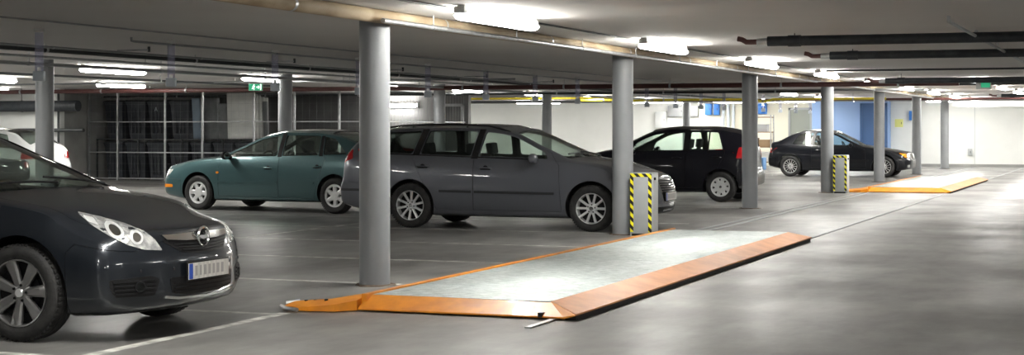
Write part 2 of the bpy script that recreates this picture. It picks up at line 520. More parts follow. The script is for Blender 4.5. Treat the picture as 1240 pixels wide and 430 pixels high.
    def at(u, y, z, mode='S', sg=-1):
        if mode == 'S': h = bvh.ray_cast(Vector((X(u), sg*1.6, z)), Vector((0,-sg,0)))
        elif mode == 'F': h = bvh.ray_cast(Vector((foh+1, y, z)), Vector((-1,0,0)))
        elif mode == 'B': h = bvh.ray_cast(Vector(((foh-L)*ux-1, y, z)), Vector((1,0,0)))
        else: h = bvh.ray_cast(Vector((X(u), y, 2.2)), Vector((0,0,-1)))
        return h[0] if h[0] is not None else Vector((X(u), y, z))
    # --- glass
    gm = cfg.get('glass', M['glass'])
    for i, w in enumerate(wins):
        for sg in (-1,1): patch('side_window', dilate(w, .016), 'S', sg, -.010, .004, cfg.get('glass_rear', gm) if i else gm, res=.09)
    patch('windshield', dilate(roundpoly(ws,.05), .015), 'T', 1, -.010, .005, gm, res=.12)
    if rw: patch('rear_window', dilate(rwp, .015), 'T', 1, -.010, .005, gm, res=.12)
    if rb: patch('rear_window', dilate(rbp, .012), 'B', 1, -.010, .005, gm, res=.12)
    # --- pillars, moulding, handles
    for poly in cfg.get('pillars', []):
        for sg in (-1,1): patch('pillar_trim', poly, 'S', sg, .002, .006, M['trimblack'])
    for pts, w, mt in cfg.get('mouldings', []):
        for sg in (-1,1): ribbon('side_moulding', pts, w, 'S', sg, .012, .02, mt)
    for (u, z) in cfg.get('handles', []):
        for sg in (-1,1):
            p = at(u, 0, z, 'S', sg)
            m = MB(); m.tube([(p.x+.09, p.y-sg*.002, z-.002), (p.x+.07, p.y+sg*.022, z), (p.x, p.y+sg*.028, z+.002), (p.x-.07, p.y+sg*.022, z), (p.x-.09, p.y-sg*.002, z-.002)], .011, 8)
            m.mat(1).lathe([(0,p.y+sg*.003),(.040,p.y+sg*.003),(.040,p.y-sg*.01)], 18, 'Y', (p.x,0,z-.004)).box((p.x-.075, p.y-.006, z-.026), (p.x+.075, p.y+.004 if sg > 0 else p.y+.006, z-.008))
            m.build('door_handle', [cfg.get('handle_mat', pm), M['black']], root)
    # --- mirrors
    if 'mirror' in cfg:
        u, z = cfg['mirror']
        for sg in (-1,1):
            p = at(u, 0, z, 'S', sg)
            m = MB(); K = 10
            cx, cy, cz = p.x+.02, p.y+sg*.13, z+.045
            rings = []
            for i in range(K+1):
                t = -1+2*i/K; r_ = (1-abs(t)**3.2)**.5 if abs(t) < 1 else 0
                rings.append([(cx + .065*r_*math.cos(a)*(1 if math.cos(a) > 0 else .55), cy+sg*.105*t, cz+.068*r_*math.sin(a)) for a in [2*PI*q/14 for q in range(14)]])
            vs = [v for q in rings for v in q]; fs = []
            for i in range(K):
                for j in range(14): fs.append((i*14+j, i*14+(j+1)%14, (i+1)*14+(j+1)%14, (i+1)*14+j))
            m.add(vs, fs)
            m.tube([(p.x+.02, p.y-sg*.02, z), (cx+.005, cy-sg*.05, cz-.035)], [.035,.025], 10)
            mo = m.build('mirror', cfg.get('mirror_mat', pm), root)
            g_ = MB(); g_.lathe([(0,0),(.052,0),(.055,.004),(0,.004)], 20, 'X', (0,0,0))
            go = g_.build('mirror_glass', M['chrome'], mo, loc=(cx-.034, cy, cz)); go.scale = (1,1.65,1)
    # --- wheels
    tm, rm, cm = make_wheel(cfg['wheel'], R, cfg['rr'], cfg.get('tw', .20))
    for u in (foh, foh+wb):
        for sg in (-1,1):
            t = bpy.data.objects.new('tire', tm); C.objects.link(t); t.parent = root
            t.location = (X(u), sg*(hw0-.115), R)
            t.rotation_euler = (0, cfg.get('spin',.2) + (.4 if u > foh else 0), 0 if sg < 0 else PI)
            for nm, me in (('rim', rm), ('hub_cap', cm)):
                c = bpy.data.objects.new(nm, me); C.objects.link(c); c.parent = t
            m = MB()
            for s2 in (-1,1): pass
    # --- seats, dashboard, steering wheel
    for (u, y, w) in cfg.get('seats', []): cloth_seat(root, X(u), y, w)
    if cfg.get('seats'):
        m = MB(); m.box((X(uc+.55), -hw0*.78, .60), (X(uc+.12), hw0*.78, zbelt(uc+.3)-.02)); m.build('dashboard', M['cabin'], root, bevel=.05)
        A = Matrix.Translation((X(uc+.72), .36, .86)) @ Matrix.Rotation(-.45, 4, 'Y')
        m = MB(); m.tube([A@Vector((0, .18*math.cos(a), .18*math.sin(a))) for a in [2*PI*q/24 for q in range(25)]], .014, 8, cap=False)
        for a in (0, PI, -PI/2): m.tube([A@Vector((0,0,0)), A@Vector((0,.17*math.cos(a),.17*math.sin(a)))], .014, 6)
        m.tube([A@Vector((.0,0,0)), A@Vector((.25,0,-.02))], .03, 8)
        m.build('steering_wheel', M['black'], root)
    if cfg.get('wipers'):
        m = MB()
        for y0, y1 in ((.55,-.05),(-.02,-.6)):
            pts = []
            for i in range(6):
                y = y0+(y1-y0)*i/5; u = uc+.05+.10*i/5
                q = at(u, y, 0, 'T'); pts.append(q+Vector((.01,0,.016)))
            m.tube(pts, .009, 6)
        m.build('wiper', M['black'], root)
    if cfg.get('antenna'):
        u = cfg['antenna']; q = at(u, 0, 0, 'T'); m = MB(); m.tube([q-Vector((0,0,.01)), q+Vector((-.18,0,.22))], [.008,.003], 6)
        m.build('antenna', M['black'], root)
    if cfg.get('roof_rails'):
        u0, u1 = cfg['roof_rails']
        for sg in (-1,1):
            m = MB(); pts = []
            for i in range(15):
                u = u0+(u1-u0)*i/14; q = at(u, sg*(hw0*ry(u)-.035), 0, 'T'); e = min(i, 14-i)
                pts.append(q+Vector((0,0,.038 if e > 1 else (.02 if e == 1 else -.004))))
            m.tube(pts, .014, 8)
            for i in (4, 9): m.tube([pts[i], pts[i]-Vector((0,0,.045))], .014, 8)
            m.build('roof_rail', M['trimblack'], root)
    def plate(y, z, mode='F', w=.52, h=.11):
        p = at(0, y, z, mode); s_ = 1 if mode == 'F' else -1
        m = MB(); m.box((-.003,-w/2-.012,-h/2-.012), (.006,w/2+.012,h/2+.012)); o = m.build('number_plate_holder', M['black'], root, bevel=.004)
        m = MB(); m.box((.006,-w/2,-h/2), (.010,w/2,h/2)); m.mat(1).box((.010, w/2-.05,-h/2+.003), (.0115, w/2-.002, h/2-.003)) if s_ < 0 else m.mat(1).box((.010,-w/2+.002,-h/2+.003), (.0115,-w/2+.05, h/2-.003))
        m.mat(2)
        xx = -w/2+.075
        for k, ch in enumerate((.035,.03,.04,.034,.03,.038,.034)):
            m.box((.010, xx, -h/2+.022), (.0112, xx+ch, h/2-.02)); xx += ch+.022
        b = m.build('number_plate', [M['plate'], M['plateblue'], M['platemark']], o)
        o.location = (p.x+s_*.012, y, z); o.rotation_euler = (0, cfg.get('plate_tilt', 0), 0 if s_ > 0 else PI)
        return o
    if 'plate' in cfg: plate(0, cfg['plate'])
    if 'plate_rear' in cfg: plate(0, cfg['plate_rear'], 'B')
    K = dict(root=root, patch=patch, ribbon=ribbon, at=at, X=X, zbelt=zbelt, zrail=zrail, ztop=ztop, hw0=hw0)
    if cfg.get('extra'): cfg['extra'](K)
    x, y, h = cfg['place']
    root.location = (x, y, 0); root.rotation_euler = (0,0,h)
    return root

def circle(cx, cy, r, n=18, sy=1.): return [(cx+r*math.cos(2*PI*i/n), cy+sy*r*math.sin(2*PI*i/n)) for i in range(n)]
# ------------------------------------------------------------------ the six cars
def tail_lamps(K, side_poly, back_poly, mat=None):
    for sg in (-1,1):
        o = K['patch']('tail_lamp', side_poly, 'S', sg, .006, .02, mat or M['redlens'])
        if back_poly:
            K['patch']('tail_lamp_lens', [(sg*a,b) for a,b in (back_poly if sg > 0 else back_poly)][::sg], 'B', 1, .006, .02, mat or M['redlens'], parent=o)

def vectra_extra(K):
    p, rb, at, root = K['patch'], K['ribbon'], K['at'], K['root']
    yaw = math.radians(40)
    hl = [(-.10,.600),(-.05,.675),(.02,.735),(.12,.785),(.25,.825),(.40,.862),(.395,.845),(.345,.775),(.27,.71),(.16,.650),(.04,.612)]
    hl = [(a-.10, z) for a, z in hl]
    for sg in (-1,1):
        o = p('headlight', roundpoly(hl,.015), 'D', sg, .004, .02, M['clearlens'], yaw=yaw, res=.03); o['label'] = 'clear swept-back headlight with bright reflector bowls'
        for (a,z,r) in ((-.015,.695,.048),(.115,.745,.055)):
            p('reflector_bowl', circle(a,z,r), 'D', sg, .009, .012, M['capgrey'], o, yaw=yaw, res=.02)
            p('lamp_lens', circle(a,z,r*.62), 'D', sg, .013, .012, M['bulb'], o, yaw=yaw, res=.02)
        p('indicator_lens', roundpoly([(.20,.775),(.26,.80),(.275,.84),(.21,.825)],.012), 'D', sg, .008, .01, M['capgrey'], o, yaw=yaw, res=.03)
    # grille: dark mesh with a chrome bar and the round badge
    g = p('grille', roundpoly([(-.36,.700),(-.41,.655),(-.27,.582),(-.12,.566),(.12,.566),(.27,.582),(.41,.655),(.36,.700),(0,.722)],.02), 'F', 1, .006, .03, M['black'])
    for k in range(4):
        z = .590+.019*k; w = .26+.032*k
        rb('grille_slat', [(-w,z+.006),(0,z-.004),(w,z+.006)], .006, 'F', 1, .014, .01, M['slat'], g)
    p('chrome_bar', [(-.405,.70),(-.38,.668),(-.2,.655),(0,.650),(.2,.655),(.38,.668),(.405,.70),(.2,.702),(0,.706),(-.2,.702)], 'F', 1, .022, .03, M['chrome'], g)
    q = at(0,0,.668,'F'); m = MB()
    m.tube([Vector((q.x+.034, .066*math.cos(a), .668+.066*math.sin(a))) for a in [2*PI*k/32 for k in range(33)]], .0095, 8, cap=False)
    bolt = [(-.066,.004),(-.062,.012),(.012,.012),(-.004,.020),(-.020,.028),(.02,.014),(.066,-.004),(.062,-.012),(-.012,-.012),(.022,-.030),(-.02,-.016)]
    bolt = [(-.064,.012),(.018,.012),(-.024,.032),(.064,-.004),(.064,-.012),(-.018,-.012),(.024,-.032),(-.064,.004)]
    m.prism([(y,.668+z) for y,z in bolt], q.x+.028, q.x+.040, 'X')
    m.mat(1).lathe([(0,q.x+.02),(.062,q.x+.02),(.062,q.x+.006),(0,q.x+.006)], 28, 'X', (0,0,.668))
    m.build('badge', [M['chrome'], M['black']], g)
    # lower air intake, side intakes, fog lamps, chrome lip, parking sensors
    it = p('lower_air_intake', roundpoly([(-.40,.415),(-.38,.31),(-.2,.285),(.2,.285),(.38,.31),(.40,.415)],.02), 'F', 1, .004, .02, M['black'])
    for k in range(3): rb('intake_slat', [(-.36,.315+.028*k),(.36,.315+.028*k)], .007, 'F', 1, .010, .01, M['slat'], it)
    rb('chrome_lip', [(-.44,.288),(-.3,.270),(0,.262),(.3,.270),(.44,.288)], .018, 'F', 1, .012, .02, M['chrome'])
    for sg in (-1,1):
        si = p('side_air_intake', roundpoly([(-.17,.415),(-.10,.44),(.20,.425),(.19,.37),(.16,.31),(-.13,.305)],.02), 'D', sg, .004, .02, M['black'], yaw=yaw, res=.03)
        for k in range(4): rb2 = p('intake_slat', [(-.13,.322+.027*k),(.155+.006*k,.322+.027*k),(.155+.006*k,.334+.027*k),(-.13,.334+.027*k)], 'D', sg, .010, .01, M['slat'], si, yaw=yaw)
        f = p('fog_lamp', circle(-.02,.372,.040,20,.95), 'D', sg, .016, .02, M['trimblack'], yaw=yaw, res=.02)
        p('fog_lamp_lens', circle(-.02,.372,.030,16), 'D', sg, .019, .01, M['glassdark'], f, yaw=yaw, res=.02)
    for y in (-.62,-.36,.36,.62):
        q = at(0,y,.475,'F'); m = MB(); m.lathe([(0,q.x+.004),(.010,q.x+.003),(.011,q.x-.01)], 12, 'X', (0,y,.475)); m.build('parking_sensor', M['p_vectra'], root)

VECTRA = dict(name='hatchback_car', label='dark blue-grey car with chrome grille bar, front half in the left foreground', place=(-6.97, 9.93, 0),
  L=4.61, W=1.80, foh=.90, wb=2.70, R=.325, rr=.228, tw=.215, wheel='seven', spin=.2, paint=M['p_vectra'],
  ztop=[(0,.745),(.08,.775),(.2,.81),(.5,.885),(.9,.955),(1.18,1.0),(1.7,1.235),(2.25,1.42),(2.7,1.455),(3.2,1.44),(3.9,1.25),(4.3,1.12),(4.61,1.06)],
  zbelt=[(0,.66),(.15,.70),(.4,.79),(.7,.855),(1.2,.915),(2,.94),(3.5,.98),(4.61,.95)],
  ry=[(0,.80),(.5,.82),(1.15,.86),(1.7,.77),(2.2,.68),(3.2,.66),(3.9,.72),(4.61,.80)],
  drop=[(0,.03),(1.0,.045),(1.25,.06),(1.8,.10),(2.3,.07),(3.2,.06),(3.9,.07),(4.61,.05)],
  zb=[(0,.20),(.12,.18),(.5,.17),(3.8,.18),(4.4,.26),(4.61,.32)],
  hw=[(0,.95),(.2,.965),(.6,.99),(.95,1.),(3.4,1.),(4.2,.98),(4.61,.94)],
  nose=[(.15,.10),(.24,.03),(.32,.0),(.50,.0),(.57,.015),(.65,.05),(.72,.09),(.80,.16)], af=.30, pw=2.5, tail=[(.2,.1),(.5,0),(.9,.04),(1.1,.12)],
  cowl=1.18, header=2.2, side_windows=[(1.40,1.48,2.45,2.40),(2.55,2.50,3.42,3.32)], rear_top=(3.4,4.15),
  doors=[(1.32,1.33,1.42,2.46,2.51,2.50,.28),(2.51,2.53,2.50,3.35,3.52,3.2,.28)],
  hood=[(.10,0),(.12,.30),(.17,.50),(.30,.66),(.60,.745),(1.0,.76),(1.24,.73),(1.19,.40),(1.16,0)], hoodz=.735,
  bumpers=[('front_bumper',[(-.3,.1),(-.3,.735),(.0,.735),(.16,.60),(.48,.655),(.53,.60),(.53,.1)]),('rear_bumper',[(4.05,.1),(4.05,.62),(5,.62),(5,.1)])],
  pillars=[[(2.46,.95),(2.44,1.38),(2.50,1.38),(2.54,.95)]], mouldings=[([(1.40,.47),(2.5,.47),(3.15,.47)],.05,M['p_vectra'])],
  handles=[(2.25,.80),(3.25,.82)], mirror=(1.62,.90), seats=[(2.55,-.37,.5),(2.55,.37,.5),(3.45,0,1.25)], wipers=True,
  plate=.445, extra=vectra_extra)

def passat_extra(K):
    p, rb, at, root = K['patch'], K['ribbon'], K['at'], K['root']
    g = p('grille', roundpoly([(-.40,.74),(-.36,.56),(-.26,.40),(.26,.40),(.36,.56),(.40,.74)],.03), 'F', 1, .006, .03, M['black'])
    for k in range(6):
        z = .545+.032*k; w = .34+.010*k
        rb('grille_slat', [(-w,z),(0,z-.004),(w,z)], .010, 'F', 1, .016, .012, M['chrome'], g)
    rb('chrome_surround', [(-.25,.392),(-.37,.56),(-.41,.75),(0,.765),(.41,.75),(.37,.56),(.25,.392),(-.25,.392)], .022, 'F', 1, .014, .02, M['chrome'], g)
    yaw = math.radians(38)
    for sg in (-1,1):
        o = p('headlight', roundpoly([(.0,.60),(-.02,.70),(.12,.74),(.32,.80),(.42,.83),(.39,.76),(.30,.68),(.16,.61)],.02), 'D', sg, .005, .02, M['clearlens'], yaw=yaw, res=.035)
        for (a,z,r) in ((.09,.67,.048),(.22,.71,.05)): p('reflector_bowl', circle(a,z,r), 'D', sg, .009, .01, M['bulb'], o, yaw=yaw, res=.025)
        p('side_air_intake', roundpoly([(.0,.34),(.0,.25),(.28,.25),(.26,.34)],.02), 'D', sg, .005, .02, M['black'], yaw=yaw)
    it = p('lower_air_intake', roundpoly([(-.50,.33),(-.46,.24),(.46,.24),(.50,.33)],.02), 'F', 1, .005, .02, M['black'])
    rb('chrome_lip', [(-.62,.225),(0,.215),(.62,.225)], .014, 'F', 1, .012, .02, M['chrome'])
    tail_lamps(K, roundpoly([(4.50,.98),(4.53,1.11),(4.66,1.13),(4.78,1.12),(4.78,.93),(4.64,.93)],.02), [(.50,.95),(.86,.95),(.86,1.12),(.72,1.12),(.70,1.01),(.50,1.01)])
    for sg in (-1,1):
        rb('window_trim', [(1.70,K['zbelt'](1.7)+.012),(2.6,K['zbelt'](2.6)+.012),(3.4,K['zbelt'](3.4)+.012),(4.32,K['zbelt'](4.3)+.018)], .016, 'S', sg, .006, .01, M['trimblack'])
        o = p('fuel_flap', roundpoly([(3.98,.80),(4.12,.80),(4.12,.96),(3.98,.96)],.03), 'S', sg, .0015, .01, M['p_passat'])

PASSAT = dict(name='estate_car', label='mid-grey metallic estate car with black roof rails, parked nose-in behind the second column', place=(-7.06, 22.33, 0),
  L=4.81, W=1.82, foh=.87, wb=2.709, R=.318, rr=.215, wheel='ten', spin=.1, paint=M['p_passat'],
  ztop=[(0,.76),(.08,.80),(.3,.87),(.8,.965),(1.15,1.02),(1.6,1.23),(2.1,1.42),(2.5,1.465),(3.1,1.48),(3.8,1.46),(4.4,1.42),(4.77,1.36)],
  zbelt=[(0,.68),(.3,.78),(.8,.88),(1.3,.95),(2.0,.985),(3.0,1.01),(4.0,1.04),(4.77,1.05)],
  ry=[(0,.80),(.5,.82),(1.15,.86),(1.6,.79),(2.1,.70),(3.2,.67),(4.77,.66)],
  drop=[(0,.03),(1.0,.04),(1.25,.06),(1.7,.10),(2.3,.065),(3.2,.055),(4.77,.05)],
  nose=[(.15,.09),(.24,.03),(.35,.0),(.52,.0),(.65,.03),(.76,.09),(.85,.15)], af=.30, pw=2.4,
  tail=[(.2,.10),(.3,.02),(.45,0),(.6,.0),(.66,.03),(.95,.07),(1.1,.14),(1.36,.36),(1.45,.42)], ar=.13, LR=1.1,
  cowl=1.15, header=2.1, side_windows=[(1.50,1.58,2.54,2.50),(2.66,2.62,3.44,3.37),(3.56,3.49,4.44,4.52)], rear_back=(1.03,1.33,.66,.52),
  doors=[(1.30,1.34,1.48,2.55,2.60,2.60,.27),(2.61,2.61,2.57,3.42,3.54,3.17,.27)],
  hood=[(.10,0),(.13,.35),(.20,.52),(.36,.66),(.65,.74),(1.0,.77),(1.22,.74),(1.17,.40),(1.13,0)], hoodz=.77,
  bumpers=[('front_bumper',[(-.3,.1),(-.3,.62),(.16,.62),(.40,.64),(.52,.56),(.52,.1)]),('rear_bumper',[(4.02,.1),(4.02,.56),(4.4,.64),(5.2,.64),(5.2,.1)])],
  pillars=[[(2.55,.99),(2.51,1.40),(2.60,1.40),(2.65,.99)],[(3.45,1.03),(3.38,1.40),(3.48,1.40),(3.55,1.03)]],
  mouldings=[([(1.40,.515),(2.585,.525)],.035,M['moulding']),([(2.63,.525),(3.12,.53)],.035,M['moulding']),([(4.12,.53),(4.70,.53)],.035,M['moulding']),([(0.05,.50),(.5,.505)],.035,M['moulding'])],
  handles=[(2.42,.860),(3.38,.875)], mirror=(1.70,.955), mirror_mat=M['p_passat'], seats=[(2.66,-.38,.52),(2.66,.38,.52),(3.5,0,1.3)], wipers=True, roof_rails=(2.15,4.5),
  glass_rear=M['glassdark'], plate=.47, extra=passat_extra)

def green_extra(K):
    p, rb, at, root = K['patch'], K['ribbon'], K['at'], K['root']
    yaw = math.radians(35)
    for sg in (-1,1):
        o = p('headlight', roundpoly([(.02,.56),(.02,.68),(.22,.69),(.34,.70),(.32,.60),(.20,.56)],.02), 'D', sg, .005, .02, M['clearlens'], yaw=yaw, res=.035)
        p('indicator_lamp', roundpoly([(.20,.385),(.20,.44),(.38,.44),(.38,.385)],.015), 'D', sg, .008, .02, M['orangelens'], yaw=yaw, res=.035)
        p('side_indicator', circle(1.36,.655,.03,12,.7), 'S', sg, .008, .01, M['orangelens'], res=.02)
    p('grille', roundpoly([(-.40,.60),(-.38,.67),(.38,.67),(.40,.60)],.02), 'F', 1, .006, .02, M['black'])
    p('lower_air_intake', roundpoly([(-.5,.26),(-.5,.36),(.5,.36),(.5,.26)],.02), 'F', 1, .005, .02, M['black'])
    tail_lamps(K, roundpoly([(4.34,.72),(4.34,.86),(4.56,.88),(4.56,.72)],.02), [(.38,.72),(.82,.72),(.82,.87),(.38,.87)])

GREEN = dict(name='liftback_car', label='teal green liftback car with silver wheel trims, facing left in front of the wire cage', place=(-15.22, 25.62, math.radians(172.5)), ux=1.065,
  L=4.50, W=1.70, foh=.84, wb=2.68, R=.30, rr=.193, wheel='sixhole', spin=.35, paint=M['p_green'],
  ztop=[(0,.76),(.08,.79),(.4,.86),(.8,.915),(1.15,.955),(1.6,1.17),(2.05,1.35),(2.5,1.40),(3.0,1.395),(3.4,1.34),(3.8,1.20),(4.1,1.06),(4.3,1.0),(4.5,.96)],
  zbelt=[(0,.68),(.3,.75),(.8,.84),(1.3,.89),(2.0,.91),(3.0,.935),(3.8,.96),(4.3,.90),(4.5,.88)],
  ry=[(0,.80),(.5,.82),(1.15,.86),(1.6,.79),(2.1,.70),(3.0,.68),(3.6,.70),(4.1,.78),(4.5,.82)],
  drop=[(0,.03),(1.0,.035),(1.25,.055),(1.7,.09),(2.3,.065),(3.2,.06),(3.8,.05),(4.5,.035)],
  nose=[(.15,.09),(.24,.04),(.35,.0),(.50,.0),(.60,.04),(.74,.08)], af=.28, pw=2.6, tail=[(.2,.10),(.3,.02),(.5,0),(.7,.05),(.95,.10)],
  cowl=1.15, header=2.1, side_windows=[(1.36,1.44,2.40,2.38),(2.50,2.48,3.20,3.14),(3.29,3.22,3.72,3.42)], rear_top=(3.28,4.05), wround=.09,
  doors=[(1.26,1.27,1.38,2.40,2.45,2.44,.25),(2.46,2.46,2.42,3.10,3.34,3.12,.25)],
  hood=[(.10,0),(.13,.35),(.20,.52),(.36,.64),(.65,.70),(1.0,.71),(1.22,.68),(1.17,.40),(1.13,0)], hoodz=.70,
  bumpers=[('front_bumper',[(-.3,.1),(-.3,.55),(.16,.55),(.48,.52),(.48,.1)]),('rear_bumper',[(3.92,.1),(3.92,.55),(5.2,.58),(5.2,.1)])],
  pillars=[[(2.41,.93),(2.39,1.33),(2.47,1.33),(2.49,.93)],[(3.21,.95),(3.15,1.29),(3.21,1.29),(3.28,.95)]],
  mouldings=[([(1.24,.50),(2.43,.505)],.028,M['p_green']),([(2.48,.505),(3.14,.505)],.028,M['p_green'])],
  handles=[(2.26,.745),(3.20,.775)], mirror=(1.50,.90), mirror_mat=M['black'], seats=[(2.55,-.36,.5),(2.55,.36,.5),(3.35,0,1.2)], wipers=True, extra=green_extra)

def polo_extra(K):
    p, rb, at, root = K['patch'], K['ribbon'], K['at'], K['root']
    tail_lamps(K, roundpoly([(3.52,.84),(3.56,1.05),(3.76,1.06),(3.78,.83)],.02), [(.60,.84),(.78,.84),(.76,1.06),(.68,1.06),(.66,1.0),(.60,1.0)])
    yaw = math.radians(35)
    for sg in (-1,1):
        p('headlight', roundpoly([(.02,.58),(.02,.72),(.24,.78),(.34,.76),(.30,.62)],.03), 'D', sg, .005, .02, M['clearlens'], yaw=yaw, res=.04)
        p('fuel_flap', roundpoly([(3.42,.82),(3.54,.82),(3.54,.93),(3.42,.93)],.03), 'S', sg, .002, .01, M['p_black'])

POLO = dict(name='hatchback_car', label='small black hatchback with red tail lamp, facing left, partly behind the third column', place=(-10.04, 31.74, PI),
  L=3.82, W=1.66, foh=.76, wb=2.46, R=.29, rr=.188, wheel='eighthole', spin=.1, paint=M['p_black'],
  ztop=[(0,.74),(.08,.79),(.3,.88),(.7,.97),(.98,1.02),(1.4,1.23),(1.85,1.41),(2.3,1.455),(2.9,1.455),(3.4,1.42),(3.82,1.36)],
  zbelt=[(0,.68),(.3,.78),(.8,.88),(1.3,.94),(2.0,.95),(3.0,.97),(3.82,1.0)],
  ry=[(0,.80),(.5,.82),(1.0,.86),(1.4,.80),(1.85,.73),(3.0,.71),(3.82,.69)],
  drop=[(0,.03),(.9,.04),(1.1,.06),(1.5,.10),(2.0,.065),(3.0,.055),(3.82,.05)],
  nose=[(.15,.08),(.24,.03),(.35,.0),(.52,.0),(.65,.05),(.8,.14)], af=.26, pw=2.4,
  tail=[(.2,.08),(.3,.02),(.45,0),(.58,.02),(.66,.05),(.95,.08),(1.1,.12),(1.36,.24),(1.45,.28)], ar=.12, LR=.9,
  cowl=.98, header=1.85, side_windows=[(1.42,1.52,2.48,2.48),(2.60,2.60,3.26,3.14)], rear_back=(1.05,1.32,.60,.50), whi=.06,
  doors=[(1.15,1.17,1.36,2.50,2.53,2.53,.27),(2.54,2.55,2.52,3.16,3.30,2.98,.27)],
  hood=[(.10,0),(.13,.33),(.20,.48),(.36,.60),(.65,.68),(.95,.70),(1.04,.66),(1.0,.40),(.96,0)], hoodz=.76,
  bumpers=[('rear_bumper',[(3.55,.1),(3.55,.60),(4.2,.62),(4.2,.1)]),('front_bumper',[(-.3,.1),(-.3,.56),(.40,.56),(.40,.1)])],
  pillars=[[(2.49,.97),(2.48,1.38),(2.59,1.38),(2.60,.97)],[(2.96,.98),(2.96,1.37),(2.985,1.37),(2.985,.98)]],
  handles=[(2.36,.84),(3.14,.86)], mirror=(1.52,.93), seats=[(2.35,-.35,.5),(2.35,.35,.5),(3.0,0,1.15)], wipers=True, extra=polo_extra)

def bmw_extra(K):
    p, rb, at, root = K['patch'], K['ribbon'], K['at'], K['root']
    yaw = math.radians(35)
    for sg in (-1,1):
        p('headlight', roundpoly([(-.12,.57),(-.12,.67),(.08,.68),(.08,.57)],.02), 'D', sg, .005, .02, M['clearlens'], yaw=yaw, res=.04)
        p('indicator_lamp', roundpoly([(.09,.57),(.09,.68),(.28,.70),(.22,.58)],.015), 'D', sg, .006, .02, M['orangelens'], yaw=yaw, res=.035)
        p('fog_lamp', roundpoly([(-.02,.29),(-.02,.36),(.12,.36),(.12,.29)],.015), 'D', sg, .006, .02, M['bulb'], yaw=yaw, res=.035)
        g = p('grille', roundpoly([(sg*.03,.56),(sg*.03,.68),(sg*.19,.68),(sg*.17,.56)],.03), 'F', 1, .010, .02, M['black'])
        rb('chrome_surround', [(sg*.025,.56),(sg*.025,.685),(sg*.195,.685),(sg*.175,.555),(sg*.025,.56)], .014, 'F', 1, .018, .02, M['chrome'], g)
    tail_lamps(K, roundpoly([(4.02,.70),(4.02,.84),(4.17,.84),(4.17,.70)],.02), [(.42,.70),(.80,.70),(.80,.84),(.42,.84)])

BMW = dict(name='compact_car', label='black two-door car with orange front indicator, far off behind the fourth and fifth columns', place=(-6.98, 48.85, 0),
  L=4.21, W=1.70, foh=.76, wb=2.70, R=.305, rr=.205, wheel='multi', spin=.1, paint=M['p_bmw'],
  ztop=[(0,.70),(.06,.72),(.4,.78),(.9,.86),(1.35,.93),(1.8,1.15),(2.2,1.33),(2.6,1.385),(3.0,1.375),(3.35,1.30),(3.75,1.14),(4.0,1.04),(4.21,1.0)],
  zbelt=[(0,.62),(.3,.69),(.9,.79),(1.5,.87),(2.2,.89),(3.2,.91),(3.8,.93),(4.21,.90)],
  ry=[(0,.80),(.5,.82),(1.35,.86),(1.8,.77),(2.2,.69),(3.0,.67),(3.5,.70),(4.0,.80),(4.21,.82)],
  drop=[(0,.03),(1.2,.035),(1.5,.06),(1.9,.09),(2.4,.065),(3.2,.06),(3.75,.05),(4.21,.035)],
  nose=[(.15,.08),(.24,.03),(.35,.0),(.48,.0),(.56,.04),(.70,.07)], af=.20, pw=3., tail=[(.2,.08),(.3,.02),(.5,0),(.7,.04),(.95,.10)],
  cowl=1.35, header=2.25, side_windows=[(1.62,1.72,2.78,2.72),(2.88,2.80,3.42,3.22)], rear_top=(3.2,3.9), wround=.06,
  doors=[(1.26,1.30,1.58,2.76,2.84,2.84,.25)],
  hood=[(.08,0),(.11,.35),(.16,.52),(.3,.64),(.65,.70),(1.1,.71),(1.40,.68),(1.36,.40),(1.33,0)], hoodz=.68,
  bumpers=[('front_bumper',[(-.3,.1),(-.3,.53),(.36,.53),(.36,.1)]),('rear_bumper',[(3.86,.1),(3.86,.55),(5.2,.55),(5.2,.1)])],
  mouldings=[([(1.20,.48),(2.82,.485)],.05,M['black'])],
  handles=[(2.62,.78)], mirror=(1.72,.88), seats=[(2.7,-.36,.5),(2.7,.36,.5),(3.3,0,1.15)], extra=bmw_extra)

def white_extra(K):
    tail_lamps(K, roundpoly([(3.68,.74),(3.70,.90),(3.95,.90),(3.95,.74)],.02), [(.50,.74),(.76,.74),(.76,.88),(.50,.88)])
WHITE = dict(name='hatchback_car', label='white hatchback behind the leftmost column, only its rear end in frame', place=(-25.85, 30.7, PI),
  L=4.0, W=1.68, foh=.80, wb=2.48, R=.30, rr=.195, wheel='eighthole', paint=M['p_white'],
  ztop=[(0,.72),(.3,.84),(.7,.93),(1.05,.98),(1.5,1.2),(2.0,1.38),(2.4,1.42),(2.9,1.41),(3.3,1.35),(3.7,1.17),(4.0,1.02)],
  zbelt=[(0,.66),(.3,.75),(.8,.86),(1.4,.93),(3.0,.96),(4.0,.92)],
  ry=[(0,.80),(1.1,.86),(1.5,.80),(2.0,.71),(3.0,.70),(3.6,.74),(4.0,.80)],
  drop=[(0,.03),(1.2,.06),(1.6,.09),(2.2,.065),(3.2,.06),(4.0,.04)],
  nose=[(.15,.08),(.3,.0),(.52,.0),(.8,.12)], tail=[(.2,.08),(.3,.02),(.45,0),(.62,.02),(.7,.06),(1.1,.12)],
  cowl=1.1, header=1.98, side_windows=[(1.62,2.0,2.5,2.5),(2.62,2.6,3.4,3.2)], rear_top=(3.1,3.75),
  doors=[(1.2,1.22,1.85,2.50,2.56,2.55,.26),(2.57,2.57,2.54,3.14,3.3,3.05,.26)],
  bumpers=[('rear_bumper',[(3.72,.1),(3.72,.58),(5,.58),(5,.1)])], glass=M['glassdark'],
  handles=[(2.4,.82)], mirror=(1.56,.93), plate_rear=.50, extra=white_extra)

